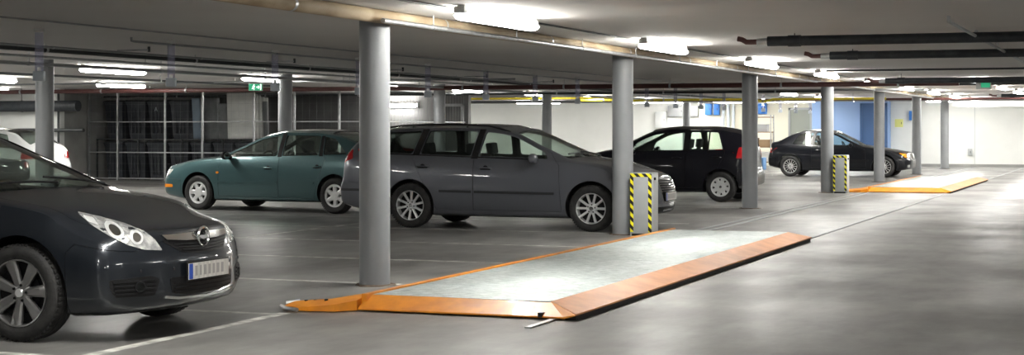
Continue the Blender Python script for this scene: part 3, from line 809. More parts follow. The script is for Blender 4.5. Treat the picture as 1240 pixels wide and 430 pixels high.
def road_extra(K):
    tail_lamps(K, roundpoly([(3.6,.58),(3.6,.68),(3.9,.68),(3.9,.58)],.02), [(.50,.58),(.76,.58),(.76,.70),(.50,.70)])
ROAD = dict(name='roadster_car', label='low dark car seen through the windscreen of the foreground car', place=(-25.1, 28.3, PI),
  L=3.95, W=1.64, foh=.80, wb=2.30, R=.29, rr=.19, wheel='multi', paint=M['p_bmw'],
  ztop=[(0,.60),(.3,.68),(.9,.76),(1.35,.82),(1.7,1.0),(2.0,1.14),(2.4,1.20),(2.75,1.10),(3.05,.86),(3.3,.80),(3.95,.76)],
  zbelt=[(0,.54),(.3,.60),(.9,.69),(1.4,.74),(3.0,.76),(3.4,.73),(3.95,.70)],
  ry=[(0,.80),(1.3,.86),(1.7,.80),(2.1,.71),(2.7,.71),(3.1,.80),(3.95,.82)],
  drop=[(0,.02),(1.4,.05),(1.8,.08),(2.7,.06),(3.2,.03),(3.95,.02)],
  nose=[(.15,.08),(.3,.0),(.45,.0),(.6,.12)], tail=[(.2,.08),(.3,.02),(.45,0),(.62,.02),(.76,.05)],
  cowl=1.38, header=1.98, side_windows=[(1.72,1.98,2.7,2.5)], rear_top=(2.7,3.0), cav1=.8, whi=.04,
  doors=[(1.35,1.38,1.9,2.55,2.72,2.72,.26)], glass=M['glassdark'], bumpers=[('rear_bumper',[(3.55,.1),(3.55,.5),(5,.5),(5,.1)])],
  extra=road_extra)

def lengthen_nose(cfg, d):
    f = lambda u: u + d*sstep(0, .45, u) if u >= 0 else u
    for k in ('ztop','zbelt','ry','drop','hood'): cfg[k] = [(f(a), b) for a, b in cfg[k]]
    cfg['side_windows'] = [tuple(f(v) for v in w) for w in cfg['side_windows']]
    cfg['doors'] = [tuple(f(v) for v in w[:6])+(w[6],) for w in cfg['doors']]
    cfg['pillars'] = [[(f(a), b) for a, b in q] for q in cfg['pillars']]
    cfg['mouldings'] = [([(f(a), b) for a, b in q], w, m_) for q, w, m_ in cfg['mouldings']]
    cfg['handles'] = [(f(a), b) for a, b in cfg['handles']]
    cfg['seats'] = [(f(a), b, w) for a, b, w in cfg['seats']]
    cfg['bumpers'] = [(n, [(f(a), b) for a, b in q]) for n, q in cfg['bumpers']]
    cfg['mirror'] = (f(cfg['mirror'][0]), cfg['mirror'][1]); cfg['rear_top'] = tuple(f(v) for v in cfg['rear_top'])
    for k in ('L','foh','cowl','header'): cfg[k] += d
lengthen_nose(GREEN, .11)
# ------------------------------------------------------------------ the garage
CEIL = 2.47
ORD = ['nearest','second','third','fourth','fifth','sixth','seventh','eighth','ninth','tenth','eleventh','twelfth','thirteenth','fourteenth','fifteenth','sixteenth','seventeenth','eighteenth','nineteenth']
concrete = noisy(pmat('polished concrete floor', (.190,.187,.180), .36, spec=.42), (.128,.125,.119), .55, 8, .36, .66, bump=.05, bscale=9, rough2=.46)
nt = concrete.node_tree; b = nt.nodes['Principled BSDF']
# finer scuffs over the large patches
tc = nt.nodes.new('ShaderNodeTexCoord'); mp = nt.nodes.new('ShaderNodeMapping'); mp.inputs['Scale'].default_value = (1.,.35,1)
n3 = nt.nodes.new('ShaderNodeTexNoise'); n3.inputs['Scale'].default_value = 3.2; n3.inputs['Detail'].default_value = 9; n3.inputs['Roughness'].default_value = .62
nt.links.new(tc.outputs['Object'], mp.inputs[0]); nt.links.new(mp.outputs[0], n3.inputs['Vector'])
mr = nt.nodes.new('ShaderNodeMapRange'); mr.inputs['From Min'].default_value = .35; mr.inputs['From Max'].default_value = .68; mr.inputs['To Min'].default_value = .78; mr.inputs['To Max'].default_value = 1.3
nt.links.new(n3.outputs['Fac'], mr.inputs['Value'])
src = b.inputs['Base Color'].links[0].from_socket
mul = nt.nodes.new('ShaderNodeMix'); mul.data_type = 'RGBA'; mul.blend_type = 'MULTIPLY'; mul.inputs[0].default_value = 1
nt.links.new(src, mul.inputs[6]); nt.links.new(mr.outputs[0], mul.inputs[7]); nt.links.new(mul.outputs[2], b.inputs['Base Color'])

ceilm = noisy(pmat('ceiling concrete', (.68,.655,.63), .85), (.64,.615,.59), .6, 4, bump=.03, bscale=30)
darkwall = noisy(pmat('dim storage wall', (.15,.15,.15), .85), (.12,.12,.12), 2)
wallm = noisy(pmat('white wall', (.74,.75,.73), .8), (.70,.71,.69), 1.5)
greywall = noisy(pmat('grey block wall', (.30,.30,.29), .85), (.24,.24,.235), 2)
beigewall = pmat('beige wall', (.68,.66,.56), .8)
bluewall = pmat('light blue wall', (.30,.44,.72), .7)
bluedoor = pmat('dark blue door', (.045,.11,.26), .5)
greydoor = pmat('grey green door', (.25,.27,.24), .5)
colm = noisy(pmat('column grey paint', (.262,.272,.284), .40, spec=.5), (.232,.242,.254), 3, bump=.03, bscale=40)
rust = noisy(pmat('rusty base ring', (.07,.045,.03), .85), (.14,.10,.07), 20)
linem = noisy(pmat('worn white line paint', (.62,.62,.58), .6), (.30,.30,.28), 7, 8, .38, .62)
M['steel'] = noisy(pmat('galvanised steel', (.50,.51,.52), .38, .8), (.40,.41,.42), 12)
M['darkpipe'] = pmat('dark pipe', (.03,.034,.036), .5)
M['greypipe'] = pmat('grey conduit', (.34,.35,.36), .45, .3)
M['brownpipe'] = noisy(pmat('beige wrapped pipe', (.45,.36,.24), .7), (.30,.22,.13), 3, 8, .42, .60, stretch=(1,.6,1), bump=.25, bscale=12)
M['redpipe'] = pmat('red pipe', (.10,.035,.032), .5)
M['yellow'] = pmat('yellow pipe', (.75,.62,.04), .5)
M['insul'] = noisy(pmat('black insulation', (.018,.022,.028), .6), (.035,.04,.045), 10)
M['lamphouse'] = pmat('lamp housing', (.45,.45,.44), .5)
M['tube'] = pmat('lit diffuser', (.9,.9,.9), .4, emit=(1.,.985,.93), estr=22.)
M['orange'] = noisy(pmat('orange powder coat', (.78,.28,.015), .42, coat=.2), (.62,.21,.02), 6, 6, .4, .65)
M['orangetop'] = noisy(pmat('scuffed orange side ramp', (.76,.31,.10), .45, coat=.1), (.62,.24,.07), 5)
M['plasticclear'] = glassmat('clear violet plastic', (.93,.93,.99))
_n = M['plasticclear'].node_tree; _o = [q for q in _n.nodes if q.type == 'OUTPUT_MATERIAL'][0]; _s = _o.inputs[0].links[0].from_socket
_d = _n.nodes.new('ShaderNodeBsdfDiffuse'); _d.inputs[0].default_value = (.72,.72,.92,1); _x = _n.nodes.new('ShaderNodeMixShader'); _x.inputs[0].default_value = .22
_n.links.new(_s, _x.inputs[1]); _n.links.new(_d.outputs[0], _x.inputs[2]); _n.links.new(_x.outputs[0], _o.inputs[0])
M['boxgrey'] = pmat('sensor box grey', (.50,.55,.60), .45)
M['white'] = pmat('white plastic', (.75,.75,.73), .4)
M['bluep'] = pmat('blue plastic', (.03,.17,.55), .45)
M['cabinet'] = noisy(pmat('control cabinet grey', (.40,.42,.43), .4), (.35,.37,.38), 5)
M['cabside'] = pmat('control cabinet light panel', (.52,.54,.54), .4)
M['bin'] = noisy(pmat('dark bin plastic', (.036,.041,.050), .45), (.055,.06,.072), 5)
M['cardboard'] = pmat('cardboard', (.32,.22,.13), .8)
M['wood'] = pmat('worn wood', (.18,.10,.05), .7)
M['underblack'] = pmat('platform underside black', (.012,.012,.012), .7)

def tagged(m, name, mats, label, cat, group=None, kind=None, bevel=0, loc=None, rot=None):
    return tag(m.build(name, mats, None, bevel, loc, rot), label, cat, group, kind)
def structure(m, name, mats): return tag(m.build(name, mats), kind='structure')

structure(MB().box((-32,-9,-.3),(9,64,0)), 'floor', concrete)
structure(MB().box((-32,-9,CEIL),(9,64,CEIL+.3)), 'ceiling', ceilm)
structure(MB().box((-32,62.3,0),(9,62.6,CEIL)), 'wall_back', wallm)
structure(MB().box((-32,-9,0),(-31.7,62.3,CEIL)), 'wall_left', wallm)
structure(MB().box((8.7,-9,0),(9,62.3,CEIL)), 'wall_right', greywall)
structure(MB().box((-31.7,-9,0),(8.7,-8.7,CEIL)), 'wall_front', greywall)
# far wall: beige stretch, door, blue block that steps forward
structure(MB().box((-16.0,61.9,0),(-11.6,62.3,CEIL)), 'wall_beige', beigewall)
structure(MB().box((-11.6,61.6,0),(-8.8,62.3,CEIL)), 'wall_blue', bluewall)
m = MB().box((-12.45,61.84,0),(-11.72,61.90,2.1)); d1 = structure(m, 'door_1', greydoor)
m = MB(); m.box((-12.53,61.80,0),(-12.45,61.9,2.18)).box((-11.72,61.80,0),(-11.64,61.9,2.18)).box((-12.53,61.80,2.1),(-11.64,61.9,2.18)); m.build('door_frame', M['greypipe'], d1)
m = MB().lathe([(0,61.80),(.03,61.80),(.03,61.84)],12,'Y',(-11.82,0,1.05)); m.build('door_handle', M['steel'], d1)
m = MB().box((-9.72,61.50,0),(-8.90,61.60,2.25)); d2 = structure(m, 'door_2', bluedoor)
m = MB().box((-9.80,61.46,0),(-9.72,61.6,2.33)).box((-8.90,61.46,0),(-8.82,61.6,2.33)).box((-9.80,61.46,2.25),(-8.82,61.6,2.33)); m.build('door_frame', bluedoor, d2)
m = MB().box((-9.02,61.44,.95),(-8.94,61.5,1.15)); m.build('door_handle', M['steel'], d2)
structure(MB().box((-32,62.27,0),(-16.0,62.3,.12)), 'baseboard_back', greywall)
structure(MB().box((-8.8,62.27,0),(8.7,62.3,.10)), 'baseboard_right', greywall)

# wall on the left, behind the third row of cars
structure(MB().box((-31.7,44.0,0),(-18.2,44.2,CEIL)), 'wall_storage', darkwall)
structure(MB().box((-31.7,36.8,0),(-27.0,37.0,CEIL)), 'wall_light', wallm)
structure(MB().box((-27.1,37.0,0),(-27.0,44.0,CEIL)), 'wall_divider', greywall)

# ---- columns
def column(x, y, label):
    t = thing('column', label, 'column', (x,y,0), 0, 'round grey columns')
    m = MB(); m.lathe([(0,0),(.139,0),(.139,CEIL),(0,CEIL)], 40); m.build('shaft', colm, t)
    m = MB()
    n = 36; vs = []
    for rr_, z in ((.139,.0),(.185,.0),(.180,.008),(.142,.012)):
        for k in range(n):
            a = 2*PI*k/n; q = rr_ + (.02*math.sin(3*a+x)+.012*math.sin(7*a+y) if rr_ > .15 else 0)
            vs.append((q*math.cos(a), q*math.sin(a), z))
    fs = [(i*n+k, i*n+(k+1)%n, (i+1)*n+(k+1)%n, (i+1)*n+k) for i in range(3) for k in range(n)]
    m.add(vs, fs); m.build('base_ring', rust, t)
    return t
LN = ['large round grey column nearest the camera, beside the front end of the orange-edged platform',
      'round grey column in front of the estate car nose, with the striped cabinet beside it',
      'round grey column standing in front of the tail of the small black hatchback',
      'round grey column with the far striped cabinet at its foot',
      'round grey column in front of the black two-door car bonnet, left edge of the far platform',
      'round grey column just right of the black two-door car nose',
      'farthest right thin grey column against the bright white end wall']
for k in range(7): column(-6.5, 13.5+7.6*k, LN[k])
L2 = ['round grey column at the far left, in front of the white hatchback', 'round grey column behind the roof of the teal green car',
      'distant grey column just right of the large foreground column, above the estate car', 'distant grey column above the estate car windscreen',
      None, 'distant pale column above the roof of the small black hatchback, left one of two','distant pale column above the tail of the small black hatchback, right one of two']
for k in range(7):
    if L2[k]: column(-15.76, 21.1+7.6*k, L2[k])

# ---- painted bay lines
ti = 1
def line(a, b, w=.10):
    global ti
    a = Vector((*a,0)); b = Vector((*b,0)); d = (b-a).normalized(); n = Vector((-d.y,d.x,0))*w/2
    m = MB(); K = max(2, int((b-a).length/.5)); vs = []
    for i in range(K+1):
        p = a+(b-a)*i/K; vs += [p+n+Vector((0,0,.0015)), p-n+Vector((0,0,.0015))]
    m.add(vs, [(2*i,2*i+1,2*i+3,2*i+2) for i in range(K)]); structure(m, 'trim_%d' % ti, linem); ti += 1
line((-6.15,6.0),(-6.15,11.2))
for k in range(-1,20):
    y = 11.1+2.533*k
    if k in (1,2,3,4) or k > 4: line((-15.4,y),(-6.3,y))
    elif k == 0: line((-10.9,y),(-6.2,y))
    else: line((-10.9,8.57),(-6.2,8.57))
line((-10.9,6),(-10.9,59)); 
for k in range(5, 12): line((-25,11.1+2.533*k-.4),(-21.0,11.1+2.533*k-.4))

# ---- floor guide rails (two lines of steel along the aisle edge)
def rail(x, y0, y1, label, w=.045):
    m = MB().box((x-w/2,y0,0),(x+w/2,y1,.006)).box((x-w/2-.02,y0,0),(x-w/2-.012,y1,.004)).box((x+w/2+.012,y0,0),(x+w/2+.02,y1,.004))
    tagged(m, 'guide_rail', M['greypipe'], label, 'floor rail')
rail(-4.02,20.82,61,'thin steel guide rail set in the floor along the right edge of both platforms')
rail(-5.62,20.82,61,'inner of the two steel guide rails between the third column and the platforms')
rail(-5.80,20.9,61,'outer steel guide rail nearest the row of large columns')

# ---- the movable parking platforms
tread = pmat('galvanised tread plate', (.40,.435,.43), .40, .6)
nt = tread.node_tree; b = nt.nodes['Principled BSDF']; N = nt.nodes; Lk = nt.links
tc = N.new('ShaderNodeTexCoord'); mp = N.new('ShaderNodeMapping'); mp.inputs['Scale'].default_value = (1,1,1); Lk.new(tc.outputs['Object'], mp.inputs[0])
w1 = N.new('ShaderNodeTexWave'); w1.bands_direction = 'Y'; w1.inputs['Scale'].default_value = 6.3; w1.inputs['Distortion'].default_value = 1.2; w1.inputs['Detail'].default_value = 1
Lk.new(mp.outputs[0], w1.inputs['Vector'])
w2 = N.new('ShaderNodeTexNoise'); w2.inputs['Scale'].default_value = 26; Lk.new(mp.outputs[0], w2.inputs['Vector'])
ad = N.new('ShaderNodeMath'); ad.operation = 'ADD'; Lk.new(w1.outputs['Fac'], ad.inputs[0]); Lk.new(w2.outputs['Fac'], ad.inputs[1])
bp = N.new('ShaderNodeBump'); bp.inputs['Strength'].default_value = .8; bp.inputs['Distance'].default_value = .012; Lk.new(ad.outputs[0], bp.inputs['Height']); Lk.new(bp.outputs[0], b.inputs['Normal'])
mp2 = N.new('ShaderNodeMapping'); mp2.inputs['Scale'].default_value = (1.,4.,1); Lk.new(tc.outputs['Object'], mp2.inputs[0])
n5 = N.new('ShaderNodeTexNoise'); n5.inputs['Scale'].default_value = 9; n5.inputs['Detail'].default_value = 5; n5.inputs['Roughness'].default_value = .7; Lk.new(mp2.outputs[0], n5.inputs['Vector'])
r5 = N.new('ShaderNodeMapRange'); r5.inputs['From Min'].default_value = .40; r5.inputs['From Max'].default_value = .60; Lk.new(n5.outputs['Fac'], r5.inputs['Value'])
x5 = N.new('ShaderNodeMix'); x5.data_type = 'RGBA'; x5.inputs[6].default_value = (.24,.27,.265,1); x5.inputs[7].default_value = (.50,.54,.53,1); Lk.new(r5.outputs[0], x5.inputs[0]); Lk.new(x5.outputs[2], b.inputs['Base Color'])
w3 = N.new('ShaderNodeTexNoise'); w3.inputs['Scale'].default_value = 1.1; w3.inputs['Detail'].default_value = 6; Lk.new(mp.outputs[0], w3.inputs['Vector'])
r3 = N.new('ShaderNodeMapRange'); r3.inputs['From Min'].default_value = .35; r3.inputs['From Max'].default_value = .65; r3.inputs['To Min'].default_value = .34; r3.inputs['To Max'].default_value = .52
Lk.new(w3.outputs['Fac'], r3.inputs['Value']); Lk.new(r3.outputs[0], b.inputs['Roughness'])

def platform(y0, y1, label, detail=True):
    """x from -5.70 (column side) to -3.90 (aisle side)"""
    t = thing('parking_platform', label, 'parking platform', (-4.8, y0, 0), 0)
    Ln = y1-y0; xl, xr = -.90, .90; z = .115
    m = MB(); nseg = 9
    for k in range(nseg):
        a = .20+(Ln-.38)*k/nseg; c = .20+(Ln-.38)*(k+1)/nseg
        m.box((xl+.05,a+.003,z-.02),(xr-.27,c-.003,z))
    m.build('deck', tread, t)
    m = MB(); m.box((xl+.1,.25,.02),(xr-.3,Ln-.25,z-.021)); m.build('underframe', M['underblack'], t)
    # left edge lip
    m = MB(); m.box((xl,.10,.012),(xl+.05,Ln-.1,z+.014)); m.build('edge_lip', M['orange'], t, bevel=.006)
    # right side ramp, mitred, with a black strip below standing in for its shadow
    m = MB(); e = .050
    P = [(xr-.27,.22,z),(xr-.27,Ln-.18,z),(xr,Ln-.05,e),(xr,.0,e),(xr-.27,.22,.01),(xr-.27,Ln-.18,.01),(xr,Ln-.05,e-.012),(xr,.0,e-.012)]
    m.add(P, [(0,3,2,1),(4,5,6,7),(0,1,5,4),(3,7,6,2),(0,4,7,3),(1,2,6,5)]); m.build('side_ramp', M['orangetop'], t)
    m = MB(); m.box((xr-.10,.04,.0015),(xr-.015,Ln-.08,.036)); m.build('shade_strip', M['underblack'], t)
    # front ramp
    m = MB(); yf = .0
    P = [(xl+.02,yf,.026),(xr-.10,yf,.026),(xr-.275,.215,z),(xl+.02,.195,z),(xl+.02,yf,.014),(xr-.10,yf,.014),(xr-.275,.215,.004),(xl+.02,.195,.004)]
    m.add(P, [(0,1,2,3),(4,7,6,5),(0,4,5,1),(1,5,6,2),(2,6,7,3),(3,7,4,0)]); m.build('front_ramp', M['orange'], t)
    m = MB(); m.add([(xr-.10,yf,.026),(xr-.005,yf-.005,.046),(xr-.275,.215,z+.004),(xr-.10,yf,.012),(xr-.005,yf-.005,.036),(xr-.275,.215,.004)], [(0,1,2),(3,5,4),(0,3,4,1),(1,4,5,2),(2,5,3,0)]); m.build('corner_gusset', M['orange'], t)
    m = MB()
    P = [(xl+.05,Ln-.18,z),(xr-.27,Ln-.18,z),(xr-.05,Ln-.02,.015),(xl+.02,Ln,.015),(xl+.05,Ln-.18,.004),(xr-.27,Ln-.18,.004),(xr-.05,Ln-.02,.004),(xl+.02,Ln,.004)]
    m.add(P, [(0,1,2,3),(4,7,6,5),(0,4,5,1),(1,5,6,2),(2,6,7,3),(3,7,4,0)]); m.build('rear_ramp', M['orange'], t)
    # motor bracket at the front left
    m = MB()
    out = [(-1.46,-.14),(-1.43,.0),(-1.30,.05),(-1.16,.10),(-.92,.42),(-.90,.20),(-.90,.02),(-1.02,-.12),(-1.22,-.16)]
    hz = [.035,.062,.072,.080,.117,.112,.085,.062,.040]
    vs = [(a,c,h) for (a,c),h in zip(out,hz)] + [(a,c,.006) for a,c in out] + [(-1.08,.02,.088)]
    n = len(out)
    m.add(vs, [(i,(i+1)%n,2*n) for i in range(n)] + [(i,n+i,n+(i+1)%n,(i+1)%n) for i in range(n)] + [[n+i for i in range(n)][::-1]])
    br = m.build('drive_bracket', M['orange'], t, hard=True)
    if detail:
        for (a,c,h) in ((-1.33,.0,.068),(-1.26,.02,.071),(-1.15,-.01,.083)): MB().lathe([(0,h+.006),(.014,h+.005),(.016,h-.012)], 12, 'Z', (a,c,0)).build('bolt', M['black'], br)
        m = MB(); m.tube([(-1.50,-.09,.03),(-1.40,-.20,.026),(-1.28,-.24,.022)], .016, 8).tube([(-1.49,-.03,.045),(-1.40,.03,.06)], .018, 8)
        m.build('steel_rod', M['steel'], br)
        for k in range(22):
            y = .3+(Ln-.6)*k/21
            m = MB(); m.lathe([(0,.006),(.006,.005),(.009,0)], 8, 'Z'); m.build('bolt', M['steel'], t, loc=(xr-.235,y,.0945))
        for (a,c,h) in ((-.62,.11,.060),(-.10,.10,.056),(.42,.10,.056)):
            m = MB(); m.lathe([(0,.006),(.006,.005),(.009,0)], 8, 'Z'); m.build('bolt', M['steel'], t, loc=(a,c,h))
        m = MB(); m.box((.60,-.002,.016),(.635,.05,.05)); m.build('slot', M['black'], t)
    return t
platform(11.5, 20.75, 'long steel vehicle platform with orange ramped edges lying on the aisle floor, nearer of two')
platform(36.75, 45.8, 'distant low steel vehicle platform with orange edge, right of the far striped cabinet', False)
m = MB(); m.box((-4.10,10.95,.001),(-4.05,11.47,.012)); tagged(m, 'rail_end', M['steel'], 'short flat bright steel strip sticking out under the near corner of the platform', 'steel strip', bevel=.002)

# ---- striped control cabinets
hz = pmat('hazard tape', (.85,.80,.02), .45)
nt = hz.node_tree; N = nt.nodes; Lk = nt.links; b = N['Principled BSDF']
tc = N.new('ShaderNodeTexCoord'); sp = N.new('ShaderNodeSeparateXYZ'); Lk.new(tc.outputs['Object'], sp.inputs[0])
a1 = N.new('ShaderNodeMath'); a1.operation = 'ADD'; Lk.new(sp.outputs['X'], a1.inputs[0]); Lk.new(sp.outputs['Z'], a1.inputs[1])
a2 = N.new('ShaderNodeMath'); a2.operation = 'MULTIPLY'; a2.inputs[1].default_value = 9.2; Lk.new(a1.outputs[0], a2.inputs[0])
a3 = N.new('ShaderNodeMath'); a3.operation = 'FRACT'; Lk.new(a2.outputs[0], a3.inputs[0])
a4 = N.new('ShaderNodeMath'); a4.operation = 'GREATER_THAN'; a4.inputs[1].default_value = .5; Lk.new(a3.outputs[0], a4.inputs[0])
mx = N.new('ShaderNodeMix'); mx.data_type = 'RGBA'; mx.inputs[6].default_value = (.012,.012,.012,1); mx.inputs[7].default_value = (.88,.80,.02,1)
Lk.new(a4.outputs[0], mx.inputs[0]); Lk.new(mx.outputs[2], b.inputs['Base Color'])
def cab(yc, label):
    t = thing('control_cabinet', label, 'cabinet', (-6.34, yc, 0))
    w, dp, h = .30, .30, .83
    MB().box((0,0,.0),(w,dp,h)).build('casing', M['cabinet'], t, bevel=.006)
    MB().box((w-.001,.02,.06),(w+.006,dp-.02,h-.02)).build('side_panel', M['cabside'], t, bevel=.003)
    m = MB(); s = .045
    m.box((.004,-.003,.05),(.004+s,0,h-.01)).box((w-.004-s,-.003,.05),(w-.004,0,h-.01)).box((.004+s,-.003,h-.01-s),(w-.004-s,0,h-.01))
    m.build('hazard_stripe', hz, t)
    m = MB().lathe([(0,0),(.018,0),(.018,.02)], 12, 'X', (w+.006,dp*.3,h-.08)); m.build('key_switch', M['black'], t)
    m = MB().box((.03,-.012,0),(w-.03,.0,.03)); m.build('foot_bracket', M['black'], t)
cab(20.9, 'slim grey cabinet with black and yellow striped border beside the second column')
cab(36.1, 'distant slim cabinet with black and yellow striped border at the fourth column')

# ---- ceiling lamps
def lamp_proto(first):
    t = thing('ceiling_lamp', 'x', 'lamp', (0,0,0))
    m = MB(); m.prism([(-.040,2.468),(-.055,2.415),(-.055,2.40),(.055,2.40),(.055,2.415),(.040,2.468)], -.90, .90, 'Y')
    m.build('housing', M['lamphouse'], t, bevel=.006)
    m = MB(); K = 12; vs = []; ys = [-.885,-.875,-.84,.84,.875,.885]; sc = [.3,.75,1,1,.75,.3]
    for yy, s_ in zip(ys, sc):
        for k in range(K+1):
            a = PI+PI*k/K; vs.append((.078*math.cos(a)*(.6+.4*s_), yy, 2.398+.055*math.sin(a)*s_+.02*(1-abs(math.sin(a)))*s_*(-1)))
    fs = [(i*(K+1)+k, i*(K+1)+k+1, (i+1)*(K+1)+k+1, (i+1)*(K+1)+k) for i in range(len(ys)-1) for k in range(K)]
    fs += [list(range(K+1)), [(len(ys)-1)*(K+1)+k for k in range(K+1)][::-1]] + [(i*(K+1), (i+1)*(K+1), (i+1)*(K+1)+K, i*(K+1)+K) for i in range(len(ys)-1)]
    m.add(vs, fs); m.build('diffuser', M['tube'], t)
    m = MB(); m.box((-.05,-.93,2.40),(.05,-.90,2.46)); m.build('end_cap', M['lamphouse'], t, bevel=.008)
    return t
proto = lamp_proto(True); nl = 0
def lamp(x, y, label, rz=0, grp='ceiling lamps', z=0):
    global nl
    o = proto if nl == 0 else copy_tree(proto); nl += 1
    o.location = (x,y,z); o.rotation_euler.z = rz; o['label'] = label; o['group'] = grp
    return o
for k, y in enumerate((8.4,2.9,-2.6)): lamp(-5.45, y, 'strip lamp of the column row above and behind the picture, %s from the foreground column' % ORD[k], grp='lamps along the column row')
for k in range(9): lamp(-5.45, 13.9+5.5*k, 'lit strip lamp on the ceiling along the row of large columns, %s from the camera' % ORD[k], grp='lamps along the column row')
for k in range(8): lamp(-16.4, 23.85+5.25*k, 'lit strip lamp on the ceiling over the back row of columns, %s from the camera' % ORD[k], grp='lamps over the back row')
lamp(-21.8, 27.3, 'lit strip lamp on the ceiling cut by the left edge of the photo', grp='lamps over the left cars')
lamp(-21.8, 32.0, 'lit strip lamp on the ceiling above the dark bins in the cage', grp='lamps over the left cars')
# lane lamps that light the far right end
for k in range(5): lamp(-3.2, 36+5.4*k, 'lit strip lamp over the far right aisle, %s from the camera' % ORD[k], grp='lamps over the far aisle')
for k in range(3): lamp(-1.0, 43+6*k, 'x', grp='lamps over the far aisle')['label'] = 'lit strip lamp over the far end near the right edge, %s from the camera' % ORD[k]
for k in range(3): lamp(-9.5, 47+5.2*k, 'lit strip lamp over the bays left of the far aisle, %s from the camera' % ORD[k], grp='lamps over the far aisle')
for k in range(3): lamp(-6.4+4.2*k, 60.4, 'strip lamp added to brighten the right end wall, %s from its left' % (['first']+ORD[1:])[k], PI/2, 'lamps added to brighten the end wall')  # added wall washers that whiten the right end wall
for k in range(3): lamp(-26.0+4.4*k, 59.2, 'strip lamp added to brighten the end wall behind the estate car, %s from its left' % (['first']+ORD[1:])[k], PI/2, 'lamps added to brighten the end wall')  # added likewise, to whiten the wall behind the estate car
for k in range(2): lamp(-14.6+2.6*k, 59.6, 'strip lamp added to brighten the end wall by the goods shelf, %s one' % ['left','right'][k], PI/2, 'lamps added to brighten the end wall')  # two more added lamps, filling the end wall between those rows
for k, y in enumerate((18.6,13.35,8.1,2.8)): lamp(-16.4, y, 'unseen strip lamp added to extend the back row, %s beyond the frame edge' % ORD[k], grp='lamps over the back row')  # row carried on out of view, added to lift the dark left ceiling
for k, y in enumerate((24.5, 29.5, 34.5)): lamp(-27.6, y, 'unseen strip lamp added to brighten the wall past the white hatchback, %s from the camera' % ORD[k], grp='lamps over the left cars')  # extra row out of view, added to brighten the far left wall
# lamps of the aisle to the right and behind the camera
for k, y in enumerate((-4,1.5,7,12.5,18,24,30)): lamp(3.0, y, 'strip lamp over the aisle outside the picture, %s along the row' % ORD[k], grp='lamps of the aisle outside the picture')

# wall lamp inside the cage
m = MB(); m.box((-20.9,43.88,2.02),(-19.75,43.99,2.14)); o = thing('wall_lamp','lit tube lamp inside the cage, right of the column behind the teal car','lamp')
m.build('housing', M['lamphouse'], o, bevel=.01)
MB().box((-20.86,43.79,2.03),(-19.79,43.86,2.12)).build('diffuser', M['tube'], o, bevel=.015)

# ---- pipes and conduits
def pipe(pts, r, mat, label, name='pipe', cat='pipe', n=12, group=None, clamps=None, hang=False, cm=None):
    t = thing(name, label, cat, (0,0,0), 0, group) if clamps else None
    m = MB().tube(pts, r, n); o = m.build(name if not t else 'tube', mat, t)
    if not t: tag(o, label, cat, group)
    else:
        a, b_ = Vector(pts[0]), Vector(pts[-1]); d = (b_-a).normalized()
        for s_ in clamps:
            p = a+(b_-a)*s_; m = MB()
            m.tube([p-d*.02, p+d*.02], min(r*1.22, max(r*1.02, CEIL-.003-p.z)), n)
            if hang and p.z+r < CEIL: m.tube([p+Vector((0,0,r)), (p.x,p.y,CEIL-.001)], .006, 6)
            m.build('pipe_clamp', cm or M['steel'], t)
    return t or o
fr = lambda n: [ (i+.5)/n for i in range(n)]
pipe([(-6.30,4.,2.405),(-6.30,58.4,2.405)], .062, M['brownpipe'], 'long beige wrapped pipe under the ceiling in front of the large column heads', clamps=fr(18), hang=True)
pipe([(-6.18,13.0,2.355),(-6.18,61,2.355)], .022, M['steel'], 'thin bright steel pipe clipped under the beige pipe', clamps=fr(22), hang=True)
pipe([(-5.60,3,2.455),(-5.60,60,2.455)], .010, M['darkpipe'], 'thin dark cable run linking the strip lamps along the column row', name='cable', cat='cable')
pipe([(-12.70,5,2.385),(-12.70,60,2.385)], .030, M['darkpipe'], 'dark pipe crossing the upper left ceiling, thicker of the pair', clamps=fr(16), hang=True)
pipe([(-12.60,5,2.415),(-12.60,60,2.415)], .016, M['greypipe'], 'thin grey pipe just above the dark pipe at the upper left', clamps=fr(16))
pipe([(-10.90,16.2,CEIL-.004),(-10.90,16.2,2.425),(-10.90,16.25,2.42),(-10.90,60,2.42)], .014, M['greypipe'], 'thin grey conduit that starts at mid left ceiling and carries the hanging sensors', name='conduit', cat='conduit')
pipe([(-14.4,14,2.31),(-14.4,60,2.31)], .026, M['greypipe'], 'grey pipe below the dark pair on the left, nearer the back columns', clamps=fr(14), hang=True)
pipe([(-9.9,12,2.45),(-9.9,60,2.45)], .009, M['greypipe'], 'thin grey cable run on the ceiling between hanging sensors and large columns', name='cable', cat='cable')
pipe([(-31.5,30.2,2.38),(-11.5,30.2,2.38)], .018, M['greypipe'], 'thin grey conduit crossing the left ceiling above the teal car', name='conduit', cat='conduit', clamps=fr(8), hang=True)
pipe([(-13.6,12,2.36),(-13.6,60,2.36)], .018, M['steel'], 'thin bright pipe on the left ceiling below the dark pair', clamps=fr(14), hang=True)
pipe([(-31.5,38.8,2.28),(-6.8,38.8,2.28)], .028, M['darkpipe'], 'thin dark pipe crossing behind the front of the wire cage top', clamps=fr(9), hang=True)
pipe([(-18.3,16,2.36),(-18.3,43.9,2.36)], .022, M['darkpipe'], 'dark thin pipe on the far left ceiling beyond the back columns', clamps=fr(8), hang=True)
pipe([(-31.5,33.4,2.30),(-3.4,33.4,2.30)], .050, M['redpipe'], 'dull red pipe running across the whole garage under the ceiling', clamps=fr(12), hang=True)
pipe([(-31.5,35.2,2.34),(8.6,35.2,2.34)], .040, M['darkpipe'], 'dark pipe running across just beyond the dull red pipe', clamps=fr(12), hang=True)
pipe([(-17,50,2.30),(-11.2,50,2.30),(-11.0,50,2.24),(-10.8,50,2.24),(-10.6,50,2.30),(-7.2,50,2.30)], .035, M['yellow'], 'yellow gas pipe crossing under the ceiling above the small black hatchback', clamps=[.1,.3,.5,.9], hang=True)
